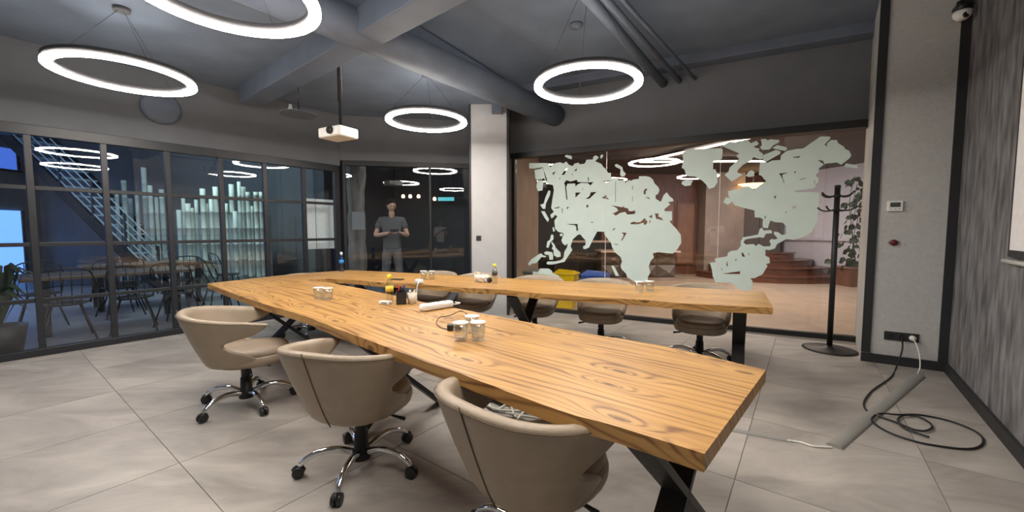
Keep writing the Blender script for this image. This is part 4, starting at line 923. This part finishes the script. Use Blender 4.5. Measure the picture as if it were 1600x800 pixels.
# bamboo poles
bm_ = mat('bamboo_pole', (.42, .47, .42), .5, var=.2, scale=5, stretch=(1, 1, .5))
bts = [(182,300),(193,282),(203,310),(213,300),(224,262),(234,290),(244,308),(252,296),(279,328),(286,310),(293,318),(299,325),(306,312),(316,295),(322,318),(329,308),(336,292),(347,345),(353,318),(361,288),(367,330),(373,284),(380,292),(387,300),(394,322),(400,300),(408,300),(414,330)]
for i, (px, py) in enumerate(bts):
    Y = 8.6+.5*((i*7) % 5)/5 + (0 if px > 270 else .5); p = gy(px, py, Y); r = .036+.014*((i*5) % 3)/2
    t = tag(obj('bamboo_pole', MB().lathe([(r, 0)]+sum([[(r*.97, z-.01), (r*1.12, z), (r*.97, z+.01)] for z in [.35*q for q in range(1, int(p.z/.35)+1) if .35*q < p.z-.05]], [])+[(r, p.z)], (p.x, p.y, 0), 10), bm_), 'pale bamboo pole in the '+('dense right-hand row in front of the pale wall' if px > 270 else 'sparse left-hand row beyond the partition'), 'bamboo pole', 'bamboo poles, right row' if px > 270 else 'bamboo poles, left row')
# atrium tables and wire chairs
M_DW = mat('dark_wood_top', (.13, .095, .07), .4, var=.3, scale=5, stretch=(1, 6, 1))
def cafe_table(c, rz, label, L=1.7, W=.85):
    t = empty('dining_table', c, rz, label=label, cat='table', group='dining tables beyond the partition')
    for k in (-1, 0, 1): obj('plank', MB().box((0, k*W/3, .74), (L, W/3-.004, .045)), M_DW, t, bevel=.006)
    for sx in (-1, 1):
        obj('leg', MB().bar((sx*L*.38, -W*.42, .71), (sx*L*.38, -W*.36, .0), .07, .07), M_FRAME, t)
        obj('leg', MB().bar((sx*L*.38, W*.42, .71), (sx*L*.38, W*.36, .0), .07, .07), M_FRAME, t)
        obj('leg_frame', MB().bar((sx*L*.38, -W*.42, .69), (sx*L*.38, W*.42, .69), .07, .04), M_FRAME, t)
AD = math.atan2(e.y, e.x)
cafe_table(LP(.95, 1.45), AD, 'dark wooden dining table nearest the left partition')
cafe_table(LP(1.6, 3.1), AD, 'dark wooden dining table farther back in front of the bamboo')
def wire_chair():
    t = empty('wire_chair', (0, 0, 0)); n = 12
    s = MB(); P = [(.21*math.cos(a), .20*math.sin(a), .45+.01*math.cos(2*a)) for a in [2*math.pi*j/n for j in range(n)]]
    obj('seat', MB().lathe([(0, .435), (.16, .44), (.205, .455), (.21, .465), (.15, .458), (0, .452)], n=16), M_PLAST, t)
    b = MB(); b.tube(smooth_path([(-.2, .1, .46), (-.23, .2, .7), (-.19, .25, .86), (0, .28, .90), (.19, .25, .86), (.23, .2, .7), (.2, .1, .46)], 4), .010, 6)
    for x in (-.12, -.04, .04, .12): b.tube([(x, .19, .46), (x*1.1, .27, .885)], .005, 5)
    b.tube([(-.22, .2, .68), (0, .24, .70), (.22, .2, .68)], .006, 5); obj('backrest', b, M_PLAST, t)
    for sx in (-1, 1):
        for sy in (-1, 1): obj('leg', MB().tube([(sx*.12, sy*.12, .44), (sx*.23, sy*.22, 0)], .011, 6), M_PLAST, t)
    return t
wc0 = wire_chair()
for i, (s, d, rz, lb) in enumerate(((.45, .72, 180, 'black wire chair closest to the glass on the left'), (1.05, .70, 170, 'black wire chair closest to the glass behind the second mullion'), (1.55, .80, 150, 'black wire chair near the glass at the right end of the table'), (.3, 2.1, 0, 'black wire chair across the near dining table, left'), (1.1, 2.15, 10, 'black wire chair across the near dining table, middle'), (2.25, 1.5, 90, 'black wire chair at the right end of the near dining table'), (1.2, 2.6, 185, 'black wire chair at the left of the far dining table'), (2.0, 2.5, 175, 'black wire chair at the right of the far dining table'), (2.8, 3.0, 95, 'black wire chair at the end of the far dining table near the bamboo'))):
    o = wc0 if i == 0 else copy_tree(wc0); o.location = LP(s, d); o.rotation_euler = (0, 0, AD+math.radians(rz)); tag(o, lb, 'chair', 'wire chairs beyond the partition')
# potted plant at far left
pp = empty('potted_palm', LP(-.05, .55), label='dark leafy potted plant behind the left partition at the picture edge', cat='plant')
obj('pot', MB().lathe([(.15, 0), (.2, .3), (.19, .3), (.17, .26), (0, .26)], n=20), M_DGREY, pp)
for k in range(22):
    a = k*2.4; d = Vector((math.cos(a), math.sin(a), 0)); h_ = .5+.5*rl.random(); L2 = .22+.2*rl.random(); s_ = Vector((-d.y, d.x, 0))*.035
    m_ = MB(); A = Vector((0, 0, .27)); Bp = d*L2*.5+Vector((0, 0, h_)); Cc = d*L2+Vector((0, 0, h_-.12))
    m_.add([A, Bp-s_, Bp+s_+Vector((0, 0, .002)), Cc, Bp+Vector((0, 0, .02))], [(0, 1, 4), (0, 4, 2), (1, 3, 4), (4, 3, 2)]); obj('leaf', m_, M_LEAF, pp)
# hall behind the back glass
M_POST = mat('weathered_wood', (.16, .145, .13), .8, var=.45, scale=4, bump=.5, bscale=30, stretch=(3, 3, .6))
px0 = gy(556, 300, 7.75); post = MB(); rr_ = random.Random(2)
post.lathe([(.17+rr_.uniform(-.03, .03), .16*k) for k in range(22)], (px0.x, 7.75, 0), 14, sx=1.0, sy=.7)
tag(obj('driftwood_post', post, M_POST), 'thick weathered wooden post behind the back glass, left of the man', 'post')
nt_ = gy(560, 345, 7.61); tag(obj('paper_notice', MB().box((nt_.x, 7.61, nt_.z), (.24, .01, .34)), mat('notice_paper', (.30, .31, .31), .7)), 'grey paper notice fixed to the weathered wooden post', 'notice')
wbp = wl(502, 342, tuple(LP(0, .35)[:2]), tuple(LP(3, .35)[:2]))
wb_ = empty('white_board', LP(wbp[3], .35, 0), AD, label='pale white board on a stand behind the glass next to the corner', cat='board')
obj('board', MB().box((0, 0, 1.46), (.50, .02, .86)), mat('board_white', (.85, .90, .86), .6), wb_); obj('stand', MB().bar((0, .02, 1.1), (0, .05, 0), .05, .03), M_BLK, wb_); obj('foot', MB().box((0, .05, .01), (.4, .3, .02)), M_BLK, wb_)
obj('joint', MB().box((-.1, -.012, 1.46), (.006, .004, .86)), M_DGREY, wb_)
M_BULB = mat('warm_bulb', (1, .62, .35), emit=5)
for i, (px, py) in enumerate(((630, 307), (641, 307), (654, 307), (679, 311))):
    p = gy(px, py, 11.0); t = empty('hanging_bulb', p, label=['leftmost', 'second from left', 'third from left', 'rightmost'][i]+' of the four warm hanging bulbs seen behind the back glass', cat='lamp', group='warm bulbs behind the back glass')
    obj('bulb', MB().lathe([(0, -.05), (.045, -.03), (.05, .0), (.03, .05), (0, .055)], n=12), M_BULB, t); obj('cord', MB().tube([(0, 0, .05), (0, 0, 4.3-p.z)], .006, 5), M_BLK, t)
p = gy(697, 311, 11.3); t = empty('lit_sign', p, label='blank turquoise light strip glowing behind the back glass near the pillar', cat='light strip')
obj('tube', MB().box((0, 0, 0), (.45, .04, .10)), mat('turquoise_glow', (.12, .55, .6), emit=.9), t); obj('back', MB().box((0, .035, 0), (.5, .02, .15)), M_BLK, t)
for sx in (-.2, .2): obj('hanger', MB().tube([(sx, .035, .07), (sx, .035, 4.3-p.z)], .006, 5), M_BLK, t)
p = gy(585, 313, 11.3); t = empty('screen', p, label='small blue lit screen seen behind the man on the left', cat='screen'); obj('display', MB().box((0, 0, 0), (.24, .02, .38)), mat('blue_screen', (.06, .16, .55), emit=.7), t); obj('frame', MB().box((0, .02, 0), (.28, .02, .42)), M_BLK, t)
# ---------------- people ----------------
M_SKIN = mat('skin', (.50, .30, .21), .5); M_HAIR = mat('dark_hair', (.012, .009, .008), .9, spec=.1); M_SHOE = mat('dark_shoe', (.03, .03, .03), .5)
def skin_mesh(verts, edges, rad, root=0, sub=2):
    me = bpy.data.meshes.new('s'); me.from_pydata(verts, edges, []); o = bpy.data.objects.new('s', me); COL.objects.link(o)
    o.modifiers.new('k', 'SKIN')
    if not me.skin_vertices: 
        bm = bmesh.new(); bm.from_mesh(me); bm.verts.layers.skin.verify(); bm.to_mesh(me); bm.free()
    for i, r in enumerate(rad):
        me.skin_vertices[0].data[i].radius = r if isinstance(r, tuple) else (r, r); me.skin_vertices[0].data[i].use_root = (i == root)
    md = o.modifiers.new('u', 'SUBSURF'); md.levels = md.render_levels = sub
    dg = bpy.context.evaluated_depsgraph_get(); r = bpy.data.meshes.new_from_object(o.evaluated_get(dg)); bpy.data.objects.remove(o)
    return r
def mesh_part(name, meshes, m, parent):
    bm = bmesh.new()
    for me in meshes: bm.from_mesh(me)
    for f in bm.faces: f.smooth = True
    me = bpy.data.meshes.new(name); bm.to_mesh(me); bm.free(); me.materials.append(m); o = bpy.data.objects.new(name, me); COL.objects.link(o); o.parent = parent; return o
def mb_mesh(mb):
    me = bpy.data.meshes.new('m'); me.from_pydata(mb.v, [], mb.f); me.update(); return me
def head_mesh(c, rz, tilt):
    nu, nv = 32, 24; vs = []; fs = []
    R = Matrix.Rotation(rz, 3, 'Z') @ Matrix.Rotation(tilt, 3, 'X')
    gs = lambda x, y, x0, y0, s: math.exp(-((x-x0)**2+(y-y0)**2)/(s*s))
    for i in range(nv+1):
        v = math.pi*i/nv
        for j in range(nu):
            u = 2*math.pi*j/nu; x, y, z = math.sin(v)*math.cos(u), math.sin(v)*math.sin(u), math.cos(v)
            X, Y, Z = x*.076, y*.096, z*.118
            if Z < 0: k = 1-.42*(-Z/.118)**1.6; X *= k; Y = Y*(k if y > 0 else (1-.12*(-z)))
            if y < -.2:
                Y -= .020*gs(X, Z, 0, -.018, .014)+.012*gs(X, Z, 0, .0, .012)      # nose
                Y += .009*(gs(X, Z, -.03, .012, .014)+gs(X, Z, .03, .012, .014))    # eye sockets
                Y -= .006*gs(X, Z, 0, -.055, .018)-.004*gs(X, Z, 0, -.045, .006)     # lips
                Y -= .010*gs(X, Z, 0, -.095, .022)                                   # chin
                Y -= .005*gs(X, Z, 0, .032, .035)
            if abs(x) > .8: X += math.copysign(.014*gs(Y, Z, .012, -.0, .022), x)    # ears
            vs.append(Vector(c)+R @ Vector((X, Y, Z)))
    for i in range(nv):
        for j in range(nu): fs.append((i*nu+j, (i+1)*nu+j, (i+1)*nu+(j+1) % nu, i*nu+(j+1) % nu))
    return MB().add(vs, fs, True), R
def person(loc, rz, label, shirt, trous, joints, S=1.0, headrot=(0, 0), grip=None):
    t = empty('person', loc, rz, label=label, cat='person'); t.scale = (S, S, S)
    J = dict(pel=(0, 0, .97), wst=(0, 0, 1.09), chs=(0, 0, 1.30), nb=(0, .005, 1.475), nk=(0, -.01, 1.54), hb=(0, -.02, 1.60),
             sl=(-.185, 0, 1.425), sr=(.185, 0, 1.425), hl=(-.09, 0, .92), hr=(.09, 0, .92), kl=(-.11, -.02, .51), kr=(.11, -.02, .51),
             al=(-.12, .02, .09), ar=(.12, .02, .09), tl=(-.135, -.14, .035), tr=(.135, -.14, .035)); J.update(joints)
    Rr = dict(pel=(.155, .105), wst=(.14, .10), chs=(.165, .11), nb=(.075, .06), nk=.054, hb=.055, sl=.062, sr=.062, el=.043, er=.043, wl=.028, wr=.028, hl=.088, hr=.088, kl=.058, kr=.058, al=.04, ar=.04, tl=.035, tr=.035, ml=.05, mr=.05)
    for s_ in 'lr': J['m'+s_] = tuple((Vector(J['s'+s_])*.4+Vector(J['e'+s_])*.6))
    def sk(names, edges, grow=0):
        idx = {n: i for i, n in enumerate(names)}
        rad = [tuple(a+grow for a in Rr[n]) if isinstance(Rr[n], tuple) else Rr[n]+grow for n in names]
        return skin_mesh([J[n] for n in names], [(idx[a], idx[b]) for a, b in edges], rad)
    core = [('pel', 'wst'), ('wst', 'chs'), ('chs', 'nb')]
    Ro = dict(Rr)
    for q in ('pel', 'wst', 'chs', 'hl', 'hr', 'sl', 'sr', 'ml', 'mr', 'kl', 'kr'):
        v_ = Rr[q]; Rr[q] = tuple(a-.016 for a in v_) if isinstance(v_, tuple) else v_-.010
    Rr['nb'] = (.05, .05)
    body = sk(['pel', 'wst', 'chs', 'nb', 'nk', 'hb', 'sl', 'sr', 'ml', 'mr', 'el', 'er', 'wl', 'wr', 'hl', 'hr', 'kl', 'kr', 'al', 'ar'],
              core+[('nb', 'nk'), ('nk', 'hb'), ('chs', 'sl'), ('chs', 'sr'), ('sl', 'ml'), ('sr', 'mr'), ('ml', 'el'), ('mr', 'er'), ('el', 'wl'), ('er', 'wr'), ('pel', 'hl'), ('pel', 'hr'), ('hl', 'kl'), ('hr', 'kr'), ('kl', 'al'), ('kr', 'ar')])
    Rr.update(Ro)
    hc = Vector(J['hb'])+Vector((0, -.012, .085))
    hm, R = head_mesh(hc, *headrot)
    parts = [body, mb_mesh(hm)]
    for s_ in 'lr':
        w0 = Vector(J['w'+s_]); tgt = Vector(grip)+Vector(((-.04 if s_ == 'l' else .04), .0, 0)); d = (tgt-w0).normalized()
        inn = Vector((1 if s_ == 'l' else -1, 0, 0)); up = d.cross(inn).normalized(); 
        if up.z < 0: up = -up
        side = up.cross(d).normalized(); palm = w0+d*.05
        parts.append(skin_mesh([tuple(w0-d*.02), tuple(w0+d*.03), tuple(w0+d*.075)], [(0, 1), (1, 2)], [.026, (.036, .018), (.038, .017)], 0, 1))
        for q in range(4):
            b_ = w0+d*.08+side*(.027-.018*q); L_ = (.062, .070, .066, .052)[q]
            f1 = b_+d*L_*.5-up*.012; f2 = f1+d*L_*.2-up*L_*.35; f3 = f2-d*.012-up*.015
            parts.append(skin_mesh([tuple(b_-d*.01), tuple(f1), tuple(f2), tuple(f3)], [(0, 1), (1, 2), (2, 3)], [.009, .0085, .008, .007], 0, 1))
        tb = w0+d*.03+inn*.02; t1 = tb+inn*.022+d*.03+up*.008; t2 = t1+d*.03
        parts.append(skin_mesh([tuple(tb), tuple(t1), tuple(t2)], [(0, 1), (1, 2)], [.012, .010, .009], 0, 1))
    mesh_part('body', parts, M_SKIN, t)
    # clothes
    J['c1'] = tuple(Vector(J['m'+'l'])); 
    J['hem'] = (0, 0, .90); Rr['hem'] = (.160, .108); J['col'] = (0, .003, 1.505); Rr['col'] = (.055, .05)
    sh_ = sk(['chs', 'pel', 'hem', 'wst', 'nb', 'col', 'sl', 'sr', 'ml', 'mr'], core+[('pel', 'hem'), ('nb', 'col'), ('chs', 'sl'), ('chs', 'sr'), ('sl', 'ml'), ('sr', 'mr')], .014)
    mesh_part('shirt', [sh_], shirt, t)
    J['tw'] = (0, 0, 1.06); Rr['tw'] = (.135, .092)
    tr_ = sk(['pel', 'tw', 'hl', 'hr', 'kl', 'kr', 'al', 'ar'], [('pel', 'tw'), ('pel', 'hl'), ('pel', 'hr'), ('hl', 'kl'), ('hr', 'kr'), ('kl', 'al'), ('kr', 'ar')], .012)
    mesh_part('trousers', [tr_], trous, t)
    for s_ in 'lr':
        a = Vector(J['a'+s_]); b_ = Vector(J['t'+s_]); mesh_part('shoe', [skin_mesh([(a.x, a.y+.05, .045), (a.x, a.y-.02, .05), tuple(b_)], [(0, 1), (1, 2)], [(.042, .042), (.045, .048), (.045, .033)], 0, 1)], M_SHOE, t)
    hv = MB(); vs = []; fs = []; nu = 28; nv = 10
    for i in range(nv+1):
        for j in range(nu):
            u = 2*math.pi*j/nu; front = max(0, -math.sin(u)); vmax = math.radians(108-58*front**.8); v = vmax*i/nv
            x, y, z = math.sin(v)*math.cos(u), math.sin(v)*math.sin(u), math.cos(v); k = 1.08 if i < nv else 1.0
            vs.append(hc+R @ Vector((x*.078*k, y*.098*k, z*.12*k+.002)))
    for i in range(nv):
        for j in range(nu): fs.append((i*nu+j, (i+1)*nu+j, (i+1)*nu+(j+1) % nu, i*nu+(j+1) % nu))
    mesh_part('hair', [mb_mesh(hv.add(vs, fs, True))], M_HAIR, t)
    eb = MB()
    for sx in (-1, 1):
        eb.add([hc+R @ Vector((sx*.03+dx, -.089+abs(dx)*.3, .034+dz)) for dx, dz in ((-.014, 0), (.014, 0), (.014, .006), (-.014, .006))], [(0, 1, 2, 3)])
        e_ = MB().lathe([(0, -.009), (.009, 0), (0, .009)], hc+R @ Vector((sx*.03, -.082, .012)), 10); eb.v += []; eb.add(e_.v, e_.f)
    mesh_part('eyes', [mb_mesh(eb)], M_HAIR, t)
    return t
M_TSH = mat('charcoal_tshirt', (.085, .088, .095), .8, var=.08, scale=30); M_JEAN = mat('dark_trousers', (.085, .09, .10), .8, var=.1, scale=40)
mp_ = gy(613, 390, 7.45)
area('man_front_fill', (-1.5, 7.42, 3.2), (-2.2, 7.4, 1.4), .3, 7, (1, .93, .85))  # added fill close to the man to lift his face, no fixture
man = person((mp_.x, 7.45, 0), math.radians(12), 'man in a charcoal t-shirt standing behind the back glass looking down at his phone', M_TSH, M_JEAN,
    dict(el=(-.275, -.03, 1.165), er=(.265, -.04, 1.165), wl=(-.03, -.25, 1.21), wr=(.17, -.25, 1.21)), S=1.075, headrot=(math.radians(22), math.radians(24)), grip=(.07, -.31, 1.24))
ph_w = man.matrix_basis.copy(); Mw = Matrix.Translation(man.location) @ Matrix.Rotation(math.radians(12), 4, 'Z') @ Matrix.Scale(1.075, 4)
pp_ = Mw @ Vector((.07, -.345, 1.255))
tag(obj('held_phone', MB().box(pp_, (.15, .075, .009), M=Matrix.Rotation(math.radians(12), 3, 'Z') @ Matrix.Rotation(math.radians(35), 3, 'X')), M_PLAST, bevel=.002), 'dark phone held in both hands by the man behind the glass', 'phone')
M_TW = mat('white_tshirt', (.62, .60, .57), .8)
pho = person((-.12, -.46, 0), math.pi, 'person in a pale t-shirt seen only as a reflection in the back glass', M_TW, M_JEAN,
    dict(el=(-.25, -.10, 1.12), er=(.25, -.10, 1.12), wl=(-.14, -.30, 1.30), wr=(.05, -.30, 1.30)), S=.99, headrot=(0, math.radians(12)), grip=(-.05, -.36, 1.34))
tag(obj('camera_phone', MB().box((0, -.05, 1.36), (.15, .009, .075)), M_PLAST, bevel=.002), 'phone held up by the reflected person taking the picture', 'phone')
